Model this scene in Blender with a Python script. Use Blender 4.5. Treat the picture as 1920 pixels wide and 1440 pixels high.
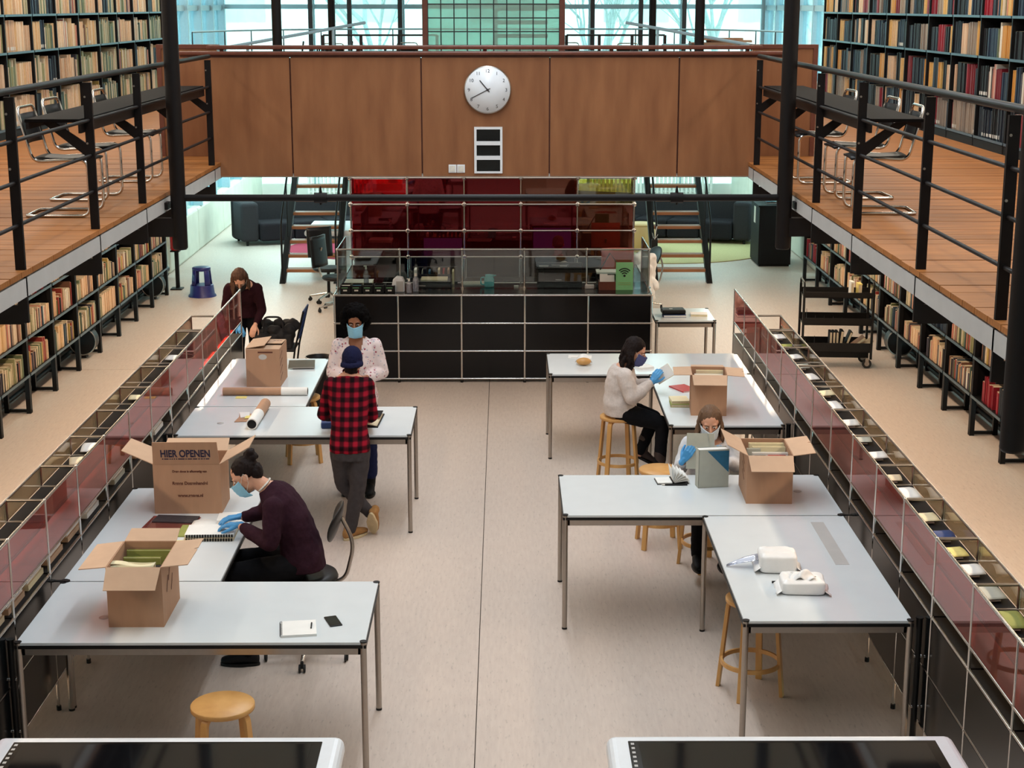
import bpy, bmesh, math, random
import numpy as np
from mathutils import Vector, Matrix, Euler, noise
S = bpy.context.scene
COL = S.collection
R = math.radians
PI = math.pi
for o in list(bpy.data.objects):
    bpy.data.objects.remove(o)

# ------------------------------------------------------------------ camera, sky, lamps, exposure
cam = bpy.data.cameras.new('camera')
cam.sensor_width = 36.0
cam.lens = 3000.0 / 1920.0 * 36.0
cam.clip_start = 0.1
cam.clip_end = 300
co = bpy.data.objects.new('camera', cam)
COL.objects.link(co)
co.location = (0, 0, 4.37)
co.rotation_euler = (PI / 2 - math.atan(711 / 3000), 0, -math.atan(14 / 3000))
S.camera = co
S.view_settings.view_transform = 'Standard'
S.view_settings.look = 'None'
S.view_settings.gamma = 1.0
S.view_settings.use_curve_mapping = False
S.view_settings.exposure = 0.0

W = bpy.data.worlds.new('overcast_sky')
S.world = W
W.use_nodes = True
bg = W.node_tree.nodes['Background']
bg.inputs[0].default_value = (0.74, 0.96, 1.0, 1)
bg.inputs[1].default_value = 5.5


def area(name, loc, sx, sy, power, color, rot=(0, 0, 0)):
    l = bpy.data.lights.new(name, 'AREA')
    l.shape = 'RECTANGLE'
    l.size = sx
    l.size_y = sy
    l.energy = power
    l.color = color
    o = bpy.data.objects.new(name, l)
    o.location = loc
    o.rotation_euler = rot
    COL.objects.link(o)
    return o


# roof light over the reading hall, twin tube down its middle, tubes above the gallery shelves,
# warm tubes under the galleries, added cool fill lights in the lounge
area('roof_light', (-0.2, 11.0, 8.3), 4.4, 20, 470, (0.84, 0.93, 1.0))
for dx in (-0.10, 0.10):
    area('hall_tube_lamp', (-0.1 + dx, 13, 7.4), 0.07, 13, 140, (0.88, 0.94, 1.0))
area('shelf_tube_lamp', (-5.3, 20.5, 6.1), 0.34, 25, 400, (1.0, 0.88, 0.74), (0, R(14), 0))
area('shelf_tube_lamp', (4.7, 20.5, 6.1), 0.34, 25, 400, (1.0, 0.88, 0.74), (0, R(-14), 0))
area('gallery_tube_lamp', (-3.95, 15.5, 2.40), 0.12, 18, 270, (1.0, 0.76, 0.54))
area('gallery_tube_lamp', (3.6, 15.5, 2.40), 0.12, 18, 270, (1.0, 0.76, 0.54))
area('desk_lamp_panel', (-0.2, 21.5, 2.55), 5, 3.0, 40, (1.0, 0.90, 0.78))
for x, e in ((-4.4, 190), (-1.6, 130), (1.4, 70), (4.0, 70)):
    area('lounge_fill_light', (x, 31.5, 2.52), 0.6, 8, e, (0.70, 1.0, 1.0))  # unseen fill, added to brighten the lounge floor

# ------------------------------------------------------------------ materials


def lin(c):
    out = []
    for v in c[:3]:
        v /= 255.0
        out.append(v / 12.92 if v <= 0.04045 else ((v + 0.055) / 1.055) ** 2.4)
    return (out[0], out[1], out[2], 1)


def nodes(name):
    m = bpy.data.materials.new(name)
    m.use_nodes = True
    nt = m.node_tree
    return m, nt, nt.nodes['Principled BSDF']


def mat(name, rgb, rough=0.5, metal=0.0, var=0.08, scale=30, stretch=(1, 1, 1), bump=0.0, rgb2=None, spec=0.5,
        sheen=0.0, rand=0.0, coords='Object'):
    m, nt, b = nodes(name)
    c = lin(rgb)
    b.inputs['Roughness'].default_value = rough
    b.inputs['Metallic'].default_value = metal
    b.inputs['Specular IOR Level'].default_value = spec
    if sheen:
        b.inputs['Sheen Weight'].default_value = sheen
    tc = nt.nodes.new('ShaderNodeTexCoord')
    mp = nt.nodes.new('ShaderNodeMapping')
    mp.inputs['Scale'].default_value = stretch
    nt.links.new(tc.outputs[coords], mp.inputs[0])
    nz = nt.nodes.new('ShaderNodeTexNoise')
    nz.inputs['Scale'].default_value = scale
    nz.inputs['Detail'].default_value = 4
    nt.links.new(mp.outputs[0], nz.inputs['Vector'])
    ramp = nt.nodes.new('ShaderNodeMapRange')
    ramp.inputs[1].default_value = 0.3
    ramp.inputs[2].default_value = 0.7
    nt.links.new(nz.outputs['Fac'], ramp.inputs[0])
    mix = nt.nodes.new('ShaderNodeMix')
    mix.data_type = 'RGBA'
    if rgb2:
        c2 = lin(rgb2)
        mix.inputs['A'].default_value = c
        mix.inputs['B'].default_value = c2
    else:
        mix.inputs['A'].default_value = tuple(v * (1 - var) for v in c[:3]) + (1,)
        mix.inputs['B'].default_value = tuple(min(1, v * (1 + var)) for v in c[:3]) + (1,)
    nt.links.new(ramp.outputs[0], mix.inputs['Factor'])
    out = mix.outputs['Result']
    if rand:
        oi = nt.nodes.new('ShaderNodeObjectInfo')
        mr = nt.nodes.new('ShaderNodeMapRange')
        mr.inputs[3].default_value = 1 - rand
        mr.inputs[4].default_value = 1 + rand
        nt.links.new(oi.outputs['Random'], mr.inputs[0])
        mu = nt.nodes.new('ShaderNodeVectorMath')
        mu.operation = 'SCALE'
        nt.links.new(out, mu.inputs[0])
        nt.links.new(mr.outputs[0], mu.inputs['Scale'])
        out = mu.outputs[0]
    nt.links.new(out, b.inputs['Base Color'])
    if bump:
        bp = nt.nodes.new('ShaderNodeBump')
        bp.inputs['Strength'].default_value = bump
        bp.inputs['Distance'].default_value = 0.01
        nt.links.new(nz.outputs['Fac'], bp.inputs['Height'])
        nt.links.new(bp.outputs[0], b.inputs['Normal'])
    return m


def glass(name, tint, refl=0.12, rough=0.02, haze=0.0, hazecol=(200, 200, 200), coat=(255, 255, 255)):
    """thin pane: tinted transparency plus a mirror-like reflection that grows towards grazing view"""
    m = bpy.data.materials.new(name)
    m.use_nodes = True
    nt = m.node_tree
    nt.nodes.clear()
    out = nt.nodes.new('ShaderNodeOutputMaterial')
    tr = nt.nodes.new('ShaderNodeBsdfTransparent')
    tr.inputs[0].default_value = lin(tint)
    gl = nt.nodes.new('ShaderNodeBsdfGlossy')
    gl.inputs['Color'].default_value = lin(coat)
    gl.inputs['Roughness'].default_value = rough
    lw = nt.nodes.new('ShaderNodeLayerWeight')
    lw.inputs['Blend'].default_value = 0.25
    mr = nt.nodes.new('ShaderNodeMapRange')
    mr.inputs[3].default_value = refl
    mr.inputs[4].default_value = min(1, refl + 0.75)
    nt.links.new(lw.outputs['Fresnel'], mr.inputs[0])
    base = tr.outputs[0]
    if haze:
        df = nt.nodes.new('ShaderNodeBsdfDiffuse')
        df.inputs[0].default_value = lin(hazecol)
        m0 = nt.nodes.new('ShaderNodeMixShader')
        m0.inputs[0].default_value = haze
        nt.links.new(tr.outputs[0], m0.inputs[1])
        nt.links.new(df.outputs[0], m0.inputs[2])
        base = m0.outputs[0]
    mx = nt.nodes.new('ShaderNodeMixShader')
    nt.links.new(mr.outputs[0], mx.inputs[0])
    nt.links.new(base, mx.inputs[1])
    nt.links.new(gl.outputs[0], mx.inputs[2])
    nt.links.new(mx.outputs[0], out.inputs[0])
    return m


def plaid(name, red, dark, px, pz):
    m, nt, b = nodes(name)
    b.inputs['Roughness'].default_value = 0.9
    b.inputs['Specular IOR Level'].default_value = 0.1
    tc = nt.nodes.new('ShaderNodeTexCoord')
    sep = nt.nodes.new('ShaderNodeSeparateXYZ')
    nt.links.new(tc.outputs['Object'], sep.inputs[0])

    def band(sock, per):
        a = nt.nodes.new('ShaderNodeMath')
        a.operation = 'MULTIPLY'
        a.inputs[1].default_value = 2 * PI / per
        nt.links.new(sock, a.inputs[0])
        s = nt.nodes.new('ShaderNodeMath')
        s.operation = 'SINE'
        nt.links.new(a.outputs[0], s.inputs[0])
        r = nt.nodes.new('ShaderNodeMapRange')
        r.inputs[1].default_value = -0.5
        r.inputs[2].default_value = 0.5
        nt.links.new(s.outputs[0], r.inputs[0])
        return r.outputs[0]
    ad = nt.nodes.new('ShaderNodeMath')
    ad.operation = 'ADD'
    nt.links.new(band(sep.outputs['X'], px), ad.inputs[0])
    nt.links.new(band(sep.outputs['Z'], pz), ad.inputs[1])
    ha = nt.nodes.new('ShaderNodeMath')
    ha.operation = 'MULTIPLY'
    ha.inputs[1].default_value = 0.5
    nt.links.new(ad.outputs[0], ha.inputs[0])
    cr = nt.nodes.new('ShaderNodeValToRGB')
    e = cr.color_ramp.elements
    e[0].color = lin(red)
    e[1].color = lin(dark)
    mid = e.new(0.5)
    mid.color = lin(tuple((p * 0.42 + q * 0.58) for p, q in zip(red, dark)))
    nt.links.new(ha.outputs[0], cr.inputs[0])
    nt.links.new(cr.outputs[0], b.inputs['Base Color'])
    return m


def spots(name, ground, spotcols, scale, rad=0.16):
    """pale cloth with a sparse scatter of small coloured marks"""
    m, nt, b = nodes(name)
    b.inputs['Roughness'].default_value = 0.9
    b.inputs['Specular IOR Level'].default_value = 0.1
    tc = nt.nodes.new('ShaderNodeTexCoord')
    prev = None
    for i, c in enumerate(spotcols):
        v = nt.nodes.new('ShaderNodeTexVoronoi')
        v.inputs['Scale'].default_value = scale * (0.75 + 0.3 * i)
        mp = nt.nodes.new('ShaderNodeMapping')
        mp.inputs['Location'].default_value = (i * 3.1, i * 1.7, i * 0.9)
        nt.links.new(tc.outputs['Object'], mp.inputs[0])
        nt.links.new(mp.outputs[0], v.inputs['Vector'])
        lt = nt.nodes.new('ShaderNodeMapRange')
        lt.inputs[1].default_value = rad
        lt.inputs[2].default_value = rad + 0.1
        lt.inputs[3].default_value = 1
        lt.inputs[4].default_value = 0
        nt.links.new(v.outputs['Distance'], lt.inputs[0])
        mx = nt.nodes.new('ShaderNodeMix')
        mx.data_type = 'RGBA'
        nt.links.new(lt.outputs[0], mx.inputs['Factor'])
        if prev is None:
            mx.inputs['A'].default_value = lin(ground)
        else:
            nt.links.new(prev, mx.inputs['A'])
        mx.inputs['B'].default_value = lin(c)
        prev = mx.outputs['Result']
    nt.links.new(prev, b.inputs['Base Color'])
    return m


def objcolor(name, rough=0.55, attr=False):
    """book cloth: the colour comes with each book"""
    m, nt, b = nodes(name)
    b.inputs['Roughness'].default_value = rough
    b.inputs['Specular IOR Level'].default_value = 0.3
    if attr:
        n = nt.nodes.new('ShaderNodeAttribute')
        n.attribute_name = 'tint'
        src = n.outputs['Color']
    else:
        n = nt.nodes.new('ShaderNodeObjectInfo')
        src = n.outputs['Color']
    nz = nt.nodes.new('ShaderNodeTexNoise')
    nz.inputs['Scale'].default_value = 40
    tc = nt.nodes.new('ShaderNodeTexCoord')
    nt.links.new(tc.outputs['Object'], nz.inputs['Vector'])
    mr = nt.nodes.new('ShaderNodeMapRange')
    mr.inputs[3].default_value = 0.8
    mr.inputs[4].default_value = 1.15
    nt.links.new(nz.outputs['Fac'], mr.inputs[0])
    sc = nt.nodes.new('ShaderNodeVectorMath')
    sc.operation = 'SCALE'
    nt.links.new(src, sc.inputs[0])
    nt.links.new(mr.outputs[0], sc.inputs['Scale'])
    nt.links.new(sc.outputs[0], b.inputs['Base Color'])
    return m


def emis(name, rgb, strength):
    m = bpy.data.materials.new(name)
    m.use_nodes = True
    nt = m.node_tree
    nt.nodes.clear()
    out = nt.nodes.new('ShaderNodeOutputMaterial')
    e = nt.nodes.new('ShaderNodeEmission')
    e.inputs[0].default_value = lin(rgb)
    e.inputs[1].default_value = strength
    nt.links.new(e.outputs[0], out.inputs[0])
    return m


M = {}
M['lino'] = mat('pale_linoleum', (207, 192, 180), 0.42, var=0.07, scale=5, stretch=(9, 1.2, 1), rgb2=(198, 182, 171), spec=0.35)
_m = M['lino']
_nt = _m.node_tree
_b = _nt.nodes['Principled BSDF']
_src = _b.inputs['Base Color'].links[0].from_socket
_tc = _nt.nodes.new('ShaderNodeTexCoord')
_mp = _nt.nodes.new('ShaderNodeMapping')
_mp.inputs['Scale'].default_value = (26, 6, 1)
_nt.links.new(_tc.outputs['Object'], _mp.inputs[0])
_nz = _nt.nodes.new('ShaderNodeTexNoise')
_nz.inputs['Scale'].default_value = 2.2
_nz.inputs['Detail'].default_value = 3
_nt.links.new(_mp.outputs[0], _nz.inputs['Vector'])
_mr = _nt.nodes.new('ShaderNodeMapRange')
_mr.inputs[1].default_value = .60
_mr.inputs[2].default_value = .76
_mr.inputs[3].default_value = 1.0
_mr.inputs[4].default_value = .74
_nt.links.new(_nz.outputs['Fac'], _mr.inputs[0])
_sc = _nt.nodes.new('ShaderNodeVectorMath')
_sc.operation = 'SCALE'
_nt.links.new(_src, _sc.inputs[0])
_nt.links.new(_mr.outputs[0], _sc.inputs['Scale'])
_nt.links.new(_sc.outputs[0], _b.inputs['Base Color'])
M['joint'] = mat('dark_joint', (70, 58, 48), 0.9)
M['paint'] = mat('white_plaster', (222, 222, 216), 0.8, var=0.03, scale=4)
M['concrete'] = mat('pale_concrete', (204, 204, 190), 0.75, var=0.07, scale=3, bump=0.05)
M['panel'] = mat('orange_brown_veneer', (150, 101, 66), 0.42, scale=3.0, stretch=(2.2, 1, 0.45), rgb2=(128, 82, 52), spec=0.4)
M['dark_wood'] = mat('dark_brown_wood', (104, 56, 40), 0.4, var=0.15, scale=14, stretch=(1, 0.2, 1))
M['plank'] = mat('oiled_plank', (172, 112, 60), 0.5, scale=5, stretch=(0.5, 7, 1), rgb2=(132, 82, 42), rand=0.16, spec=0.2)
M['steel_black'] = mat('black_brown_steel', (15, 10, 10), 0.5, var=0.1, scale=20, spec=0.25)
M['fascia'] = mat('grey_steel_channel', (180, 178, 175), 0.5, 0.0, var=0.05, scale=6)
M['chrome'] = mat('chrome', (205, 202, 198), 0.16, 1.0, var=0.02)
M['satin'] = mat('satin_steel', (168, 160, 152), 0.3, 1.0, var=0.03)
M['black_gloss'] = mat('black_lacquer_panel', (12, 12, 14), 0.14, var=0.1, scale=3, spec=0.3)
M['case_gloss'] = mat('black_lacquer_case', (16, 19, 21), 0.16, var=0.1, scale=3, spec=0.65)
M['black_matt'] = mat('black_matt', (16, 16, 18), 0.6, var=0.15, spec=0.2)
M['table_white'] = mat('white_laminate', (212, 219, 222), 0.17, var=0.015, scale=6, spec=0.6)
M['edge'] = mat('black_edge', (12, 11, 11), 0.45, spec=0.3)
M['counter'] = mat('dark_counter', (10, 7, 7), 0.7, spec=0.1)
M['shelf'] = mat('blue_grey_shelf_steel', (66, 92, 106), 0.4, var=0.06)
M['shelf_dark'] = mat('black_shelf_steel', (13, 13, 15), 0.5, var=0.1, spec=0.25)
M['birch'] = mat('birch', (208, 160, 96), 0.4, scale=10, stretch=(1, 1, 0.25), rgb2=(190, 140, 80), spec=0.4)
M['tread'] = mat('stair_tread_oak', (150, 98, 60), 0.5, var=0.15, scale=9, stretch=(0.3, 2, 1))
M['card'] = mat('corrugated_cardboard', (172, 134, 106), 0.8, var=0.045, scale=7, stretch=(3, 3, 0.6))
M['card_in'] = mat('cardboard_lining', (188, 158, 132), 0.85, var=0.05, scale=8)
M['ink'] = mat('dark_print', (40, 34, 62), 0.8)
M['ink_brown'] = mat('brown_print', (92, 50, 36), 0.8)
M['paper'] = mat('white_paper', (228, 228, 224), 0.8, var=0.03, scale=12)
M['cream'] = mat('cream_paper', (222, 212, 176), 0.8, var=0.05, scale=12)
M['page'] = mat('page_block', (214, 198, 168), 0.85, var=0.1, scale=60, stretch=(1, 6, 0.2))
M['label'] = mat('white_sticker', (220, 216, 206), 0.6)
M['book'] = objcolor('book_cloth')
M['book_mass'] = objcolor('book_cloth_mass', attr=True)
M['white_plastic'] = mat('white_plastic', (226, 230, 234), 0.3, var=0.02)
M['screen_off'] = mat('dark_screen', (14, 15, 18), 0.06, var=0.05, spec=0.6)
M['bezel'] = mat('black_bezel', (8, 8, 10), 0.12)
M['blue_plastic'] = mat('blue_plastic', (28, 30, 104), 0.4, var=0.06)
M['red_gloss'] = mat('red_enamel', (178, 22, 26), 0.25)
M['sofa'] = mat('slate_felt', (54, 53, 56), 0.95, var=0.1, scale=60, bump=0.1, spec=0.1)
M['sofa_lo'] = mat('slate_felt_dark', (40, 38, 42), 0.95, var=0.1, scale=60, spec=0.1)
M['rug_red'] = mat('raspberry_rug', (160, 70, 88), 1.0, var=0.08, scale=50, spec=0.05)
M['rug_olive'] = mat('straw_rug', (196, 184, 138), 1.0, var=0.08, scale=50, spec=0.05)
M['drum'] = mat('pale_maple', (214, 178, 124), 0.5, var=0.05, scale=6)
M['glass_clear'] = glass('clear_glass', (236, 244, 243), 0.05)
M['glass_win'] = glass('window_glass', (225, 242, 242), 0.03)
M['glass_red'] = glass('red_glass', (200, 20, 34), 0.09, haze=0.2, hazecol=(96, 8, 20), coat=(255, 120, 125))
M['glass_amber'] = glass('amber_glass', (190, 92, 58), 0.09, haze=0.22, hazecol=(100, 46, 34), coat=(255, 180, 150))
M['glass_yellow'] = glass('straw_glass', (196, 178, 112), 0.10)
M['glass_pink'] = glass('rose_glass', (236, 146, 130), 0.14, haze=0.13, hazecol=(212, 146, 140), coat=(255, 222, 216))
M['glass_smoke'] = glass('smoke_glass', (226, 218, 200), 0.05)
M['glass_green'] = glass('sea_green_glass', (190, 232, 220), 0.06, haze=0.5, hazecol=(190, 226, 214))
M['leather'] = mat('black_leather', (14, 14, 15), 0.42, var=0.1, scale=60, bump=0.05, spec=0.3)
M['rubber'] = mat('black_rubber', (18, 18, 18), 0.7)
M['glove'] = mat('blue_nitrile', (70, 150, 208), 0.45, var=0.06, scale=30)
M['mask_blue'] = mat('blue_surgical_mask', (140, 196, 222), 0.85, var=0.03, scale=40)
M['mask_navy'] = mat('slate_blue_mask', (78, 84, 132), 0.9, var=0.05, scale=40)
M['mask_black'] = mat('black_mask', (24, 20, 22), 0.9)
M['mask_pale'] = mat('pale_blue_mask', (206, 220, 230), 0.85)
M['skin'] = mat('fair_skin', (214, 160, 132), 0.5, var=0.05, scale=20, spec=0.35)
M['skin_tan'] = mat('tan_skin', (190, 132, 102), 0.5, var=0.05, scale=20, spec=0.35)
M['skin_brown'] = mat('brown_skin', (150, 98, 70), 0.5, var=0.05, scale=20, spec=0.35)
M['eye'] = mat('eye_white', (215, 210, 205), 0.2)
M['iris'] = mat('dark_iris', (30, 20, 16), 0.15)
M['hair_black'] = mat('black_hair', (10, 8, 8), 0.8, spec=0.05, var=0.4, scale=30, stretch=(3, 3, 0.4), bump=0.5)
M['hair_dark'] = mat('dark_brown_hair', (26, 17, 16), 0.6, spec=0.15, var=0.4, scale=40, stretch=(3, 3, 0.3), bump=0.5)
M['hair_brown'] = mat('mid_brown_hair', (90, 62, 44), 0.55, spec=0.2, scale=40, stretch=(3, 3, 0.25), rgb2=(62, 42, 32), bump=0.5)
M['hair_light'] = mat('light_brown_hair', (116, 88, 66), 0.55, spec=0.2, scale=40, stretch=(3, 3, 0.25), rgb2=(92, 70, 54), bump=0.5)
M['hair_grey'] = mat('grey_hair', (140, 136, 128), 0.6, spec=0.2, var=0.2, scale=40, stretch=(3, 3, 0.4), bump=0.4)
M['plaid'] = plaid('red_black_plaid', (150, 22, 42), (22, 10, 14), 0.074, 0.074)
M['floral'] = spots('white_floral_cotton', (222, 206, 204), [(196, 168, 176), (150, 60, 80), (160, 166, 178)], 24)
M['maroon'] = mat('maroon_knit', (50, 28, 38), 0.95, var=0.15, scale=60, spec=0.1, bump=0.1)
M['maroon_lt'] = mat('dark_claret_knit', (44, 20, 26), 0.95, var=0.15, scale=60, spec=0.1)
M['knit_white'] = mat('oatmeal_knit', (206, 196, 190), 0.95, var=0.08, scale=50, spec=0.1, bump=0.25)
M['knit_grey'] = mat('pale_grey_fleece', (206, 208, 212), 0.95, var=0.06, scale=50, spec=0.1, bump=0.15)
M['trouser_grey'] = mat('charcoal_trousers', (66, 62, 64), 0.9, var=0.1, scale=30, spec=0.15)
M['trouser_black'] = mat('black_trousers', (17, 17, 20), 0.9, var=0.15, scale=30, spec=0.15)
M['denim'] = mat('navy_denim', (30, 36, 72), 0.9, var=0.15, scale=60, spec=0.15)
M['beanie'] = mat('navy_beanie', (28, 30, 58), 0.95, var=0.12, scale=60, spec=0.1, bump=0.2)
M['suede'] = mat('tan_suede', (158, 112, 62), 0.85, var=0.1, scale=30)
M['sole'] = mat('cream_sole', (200, 178, 140), 0.7)
M['boot'] = mat('dark_brown_boot', (44, 30, 26), 0.6, var=0.1)
M['olive'] = mat('olive_folder', (142, 148, 76), 0.7, var=0.08, scale=10)
M['teal'] = mat('teal_glaze', (92, 196, 202), 0.25)
M['petrol'] = mat('petrol_blue_card', (28, 98, 132), 0.6)
M['grey_card'] = mat('grey_green_board', (176, 178, 166), 0.75, var=0.04, scale=14)
M['sign_green'] = mat('mint_green_board', (122, 190, 130), 0.5, var=0.02)
M['brown_box'] = mat('chestnut_box', (96, 46, 28), 0.5)
M['bark'] = mat('winter_bark', (150, 160, 158), 0.9, var=0.1)
M['pale_render'] = mat('pale_facade', (222, 226, 224), 0.9, var=0.15, scale=1.2)
M['win_frame'] = mat('light_window_frame', (150, 178, 190), 0.4, var=0.04)
M['dark_frame'] = mat('dark_mullion', (34, 28, 32), 0.4)
M['radiator'] = mat('white_radiator', (228, 228, 222), 0.4)
M['navy_cover'] = mat('navy_nylon', (30, 56, 110), 0.6, var=0.15)
M['black_cloth'] = mat('black_nylon', (26, 24, 26), 0.8, var=0.2, scale=14, bump=0.3)
M['monitor'] = emis('lilac_monitor', (118, 100, 190), 0.9)
M['wipe'] = mat('white_wrap', (232, 232, 230), 0.35, var=0.03, scale=14, bump=0.25)
M['yellow'] = mat('yellow_note', (224, 210, 128), 0.8)
M['bottle'] = glass('clear_plastic', (225, 228, 238), 0.12, haze=0.25, hazecol=(190, 190, 205))


# ------------------------------------------------------------------ geometry helpers
class MB:
    def __init__(s):
        s.v, s.f, s.m, s.s = [], [], [], []

    def add(s, vs, fs, mi=0, smooth=False):
        o = len(s.v)
        s.v += [tuple(p) for p in vs]
        for f in fs:
            s.f.append(tuple(i + o for i in f))
            s.m.append(mi)
            s.s.append(smooth)
        return s

    def box(s, x0, y0, z0, x1, y1, z1, mi=0):
        vs = [(x0, y0, z0), (x1, y0, z0), (x1, y1, z0), (x0, y1, z0), (x0, y0, z1), (x1, y0, z1), (x1, y1, z1), (x0, y1, z1)]
        return s.add(vs, [(0, 3, 2, 1), (4, 5, 6, 7), (0, 1, 5, 4), (1, 2, 6, 5), (2, 3, 7, 6), (3, 0, 4, 7)], mi)

    def obox(s, c, size, rot=(0, 0, 0), mi=0, mtx=None):
        Q = mtx if mtx else Euler(rot).to_matrix()
        c = Vector(c)
        hx, hy, hz = [v / 2 for v in size]
        vs = [c + Q @ Vector((a * hx, b * hy, d * hz)) for d in (-1, 1) for a, b in ((-1, -1), (1, -1), (1, 1), (-1, 1))]
        return s.add(vs, [(0, 3, 2, 1), (4, 5, 6, 7), (0, 1, 5, 4), (1, 2, 6, 5), (2, 3, 7, 6), (3, 0, 4, 7)], mi)

    def cyl(s, p0, p1, r0, r1=None, n=12, mi=0, cap=True):
        if r1 is None:
            r1 = r0
        p0, p1 = Vector(p0), Vector(p1)
        a = (p1 - p0).normalized()
        u = a.orthogonal().normalized()
        w = a.cross(u)
        vs = []
        for p, r in ((p0, r0), (p1, r1)):
            for i in range(n):
                t = 2 * PI * i / n
                vs.append(p + u * r * math.cos(t) + w * r * math.sin(t))
        s.add(vs, [(i, (i + 1) % n, n + (i + 1) % n, n + i) for i in range(n)], mi, True)
        if cap:
            s.add(vs[:n], [tuple(range(n - 1, -1, -1))], mi)
            s.add(vs[n:], [tuple(range(n))], mi)
        return s

    def tube(s, pts, r, n=8, closed=False, mi=0):
        pts = [Vector(p) for p in pts]
        k = len(pts)
        rs = r if isinstance(r, (list, tuple)) else [r] * k
        t0 = (pts[1] - pts[0]).normalized()
        u = t0.orthogonal().normalized()
        vs = []
        for i, p in enumerate(pts):
            a = pts[(i - 1) % k] if (closed or i > 0) else p
            b = pts[(i + 1) % k] if (closed or i < k - 1) else p
            t = (b - a).normalized()
            u = (u - t * u.dot(t))
            u = u.normalized() if u.length > 1e-6 else t.orthogonal().normalized()
            w = t.cross(u)
            for j in range(n):
                q = 2 * PI * j / n
                vs.append(p + (u * math.cos(q) + w * math.sin(q)) * rs[i])
        fs = []
        for i in range(k if closed else k - 1):
            i2 = (i + 1) % k
            for j in range(n):
                fs.append((i * n + j, i * n + (j + 1) % n, i2 * n + (j + 1) % n, i2 * n + j))
        s.add(vs, fs, mi, True)
        if not closed:
            s.add(vs[:n], [tuple(range(n - 1, -1, -1))], mi)
            s.add(vs[-n:], [tuple(range(n))], mi)
        return s

    def lathe(s, prof, n=24, c=(0, 0, 0), mi=0):
        vs, fs = [], []
        for r, z in prof:
            for i in range(n):
                t = 2 * PI * i / n
                vs.append((c[0] + r * math.cos(t), c[1] + r * math.sin(t), c[2] + z))
        for a in range(len(prof) - 1):
            for i in range(n):
                fs.append((a * n + i, a * n + (i + 1) % n, (a + 1) * n + (i + 1) % n, (a + 1) * n + i))
        s.add(vs, fs, mi, True)
        s.add(vs[:n], [tuple(range(n - 1, -1, -1))], mi)
        s.add(vs[-n:], [tuple(range(n))], mi)
        return s

    def ell(s, c, r, n=16, k=10, mi=0, mtx=None):
        vs, fs = [], []
        c = Vector(c)
        for a in range(1, k):
            ph = PI * a / k
            for i in range(n):
                t = 2 * PI * i / n
                v = Vector((r[0] * math.sin(ph) * math.cos(t), r[1] * math.sin(ph) * math.sin(t), r[2] * math.cos(ph)))
                vs.append(c + (mtx @ v if mtx else v))
        top = Vector((0, 0, r[2]))
        vs.append(c + (mtx @ top if mtx else top))
        vs.append(c - (mtx @ top if mtx else top))
        T, B = len(vs) - 2, len(vs) - 1
        for a in range(k - 2):
            for i in range(n):
                fs.append((a * n + i, (a + 1) * n + i, (a + 1) * n + (i + 1) % n, a * n + (i + 1) % n))
        for i in range(n):
            fs.append((T, i, (i + 1) % n))
            fs.append((B, (k - 2) * n + (i + 1) % n, (k - 2) * n + i))
        return s.add(vs, fs, mi, True)

    def prism(s, poly, d0, d1, f, mi=0):
        """poly: 2-D outline; f(a, b, d) -> 3-D point; extruded from d0 to d1"""
        n = len(poly)
        vs = [f(a, b, d0) for a, b in poly] + [f(a, b, d1) for a, b in poly]
        s.add(vs, [tuple(range(n - 1, -1, -1)), tuple(range(n, 2 * n))] + [(i, (i + 1) % n, n + (i + 1) % n, n + i) for i in range(n)], mi)
        return s

    def sheet(s, fn, nu, nv, mi=0, smooth=True, thick=0.0):
        vs = [fn(i / nu, j / nv) for j in range(nv + 1) for i in range(nu + 1)]
        fs = [(j * (nu + 1) + i, j * (nu + 1) + i + 1, (j + 1) * (nu + 1) + i + 1, (j + 1) * (nu + 1) + i) for j in range(nv) for i in range(nu)]
        return s.add(vs, fs, mi, smooth)

    def xf(s, mtx):
        s.v = [tuple(mtx @ Vector(p)) for p in s.v]
        return s

    def mesh(s, name, mats):
        me = bpy.data.meshes.new(name)
        me.from_pydata(s.v, [], s.f)
        for m in (mats if isinstance(mats, (list, tuple)) else [mats]):
            me.materials.append(M[m] if isinstance(m, str) else m)
        me.polygons.foreach_set('material_index', s.m)
        me.polygons.foreach_set('use_smooth', s.s)
        bm = bmesh.new()
        bm.from_mesh(me)
        bmesh.ops.recalc_face_normals(bm, faces=bm.faces)
        bm.to_mesh(me)
        bm.free()
        me.update()
        return me

    def build(s, name, mats, parent=None, bevel=0, seg=2, solid=0):
        o = link(name, s.mesh(name, mats), parent)
        if solid:
            md = o.modifiers.new('thick', 'SOLIDIFY')
            md.thickness = solid
            md.offset = 0
        if bevel:
            md = o.modifiers.new('bevel', 'BEVEL')
            md.width = bevel
            md.segments = seg
            md.limit_method = 'ANGLE'
            md.angle_limit = R(40)
        return o


def link(name, me, parent=None):
    o = bpy.data.objects.new(name, me)
    COL.objects.link(o)
    if parent:
        o.parent = parent
    return o


def tag(o, label, cat, group=None):
    o['label'] = label
    o['category'] = cat
    if group:
        o['group'] = group
    return o


def thing(name, label, cat, loc=(0, 0, 0), rz=0, group=None):
    o = bpy.data.objects.new(name, None)
    COL.objects.link(o)
    o.location = loc
    o.rotation_euler = (0, 0, rz)
    o.empty_display_size = 0.1
    return tag(o, label, cat, group)


def struct(o, label=None):
    o['kind'] = 'structure'
    if label:
        o['label'] = label
    return o


def dup(root, loc, rz, label, group=None):
    r = root.copy()
    COL.objects.link(r)
    r.location = loc
    r.rotation_euler = (0, 0, rz)
    r['label'] = label
    if group:
        r['group'] = group
    for ch in list(root.children):
        c = ch.copy()
        COL.objects.link(c)
        c.parent = r
        for g in list(ch.children):
            d = g.copy()
            COL.objects.link(d)
            d.parent = c
    return r


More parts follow.
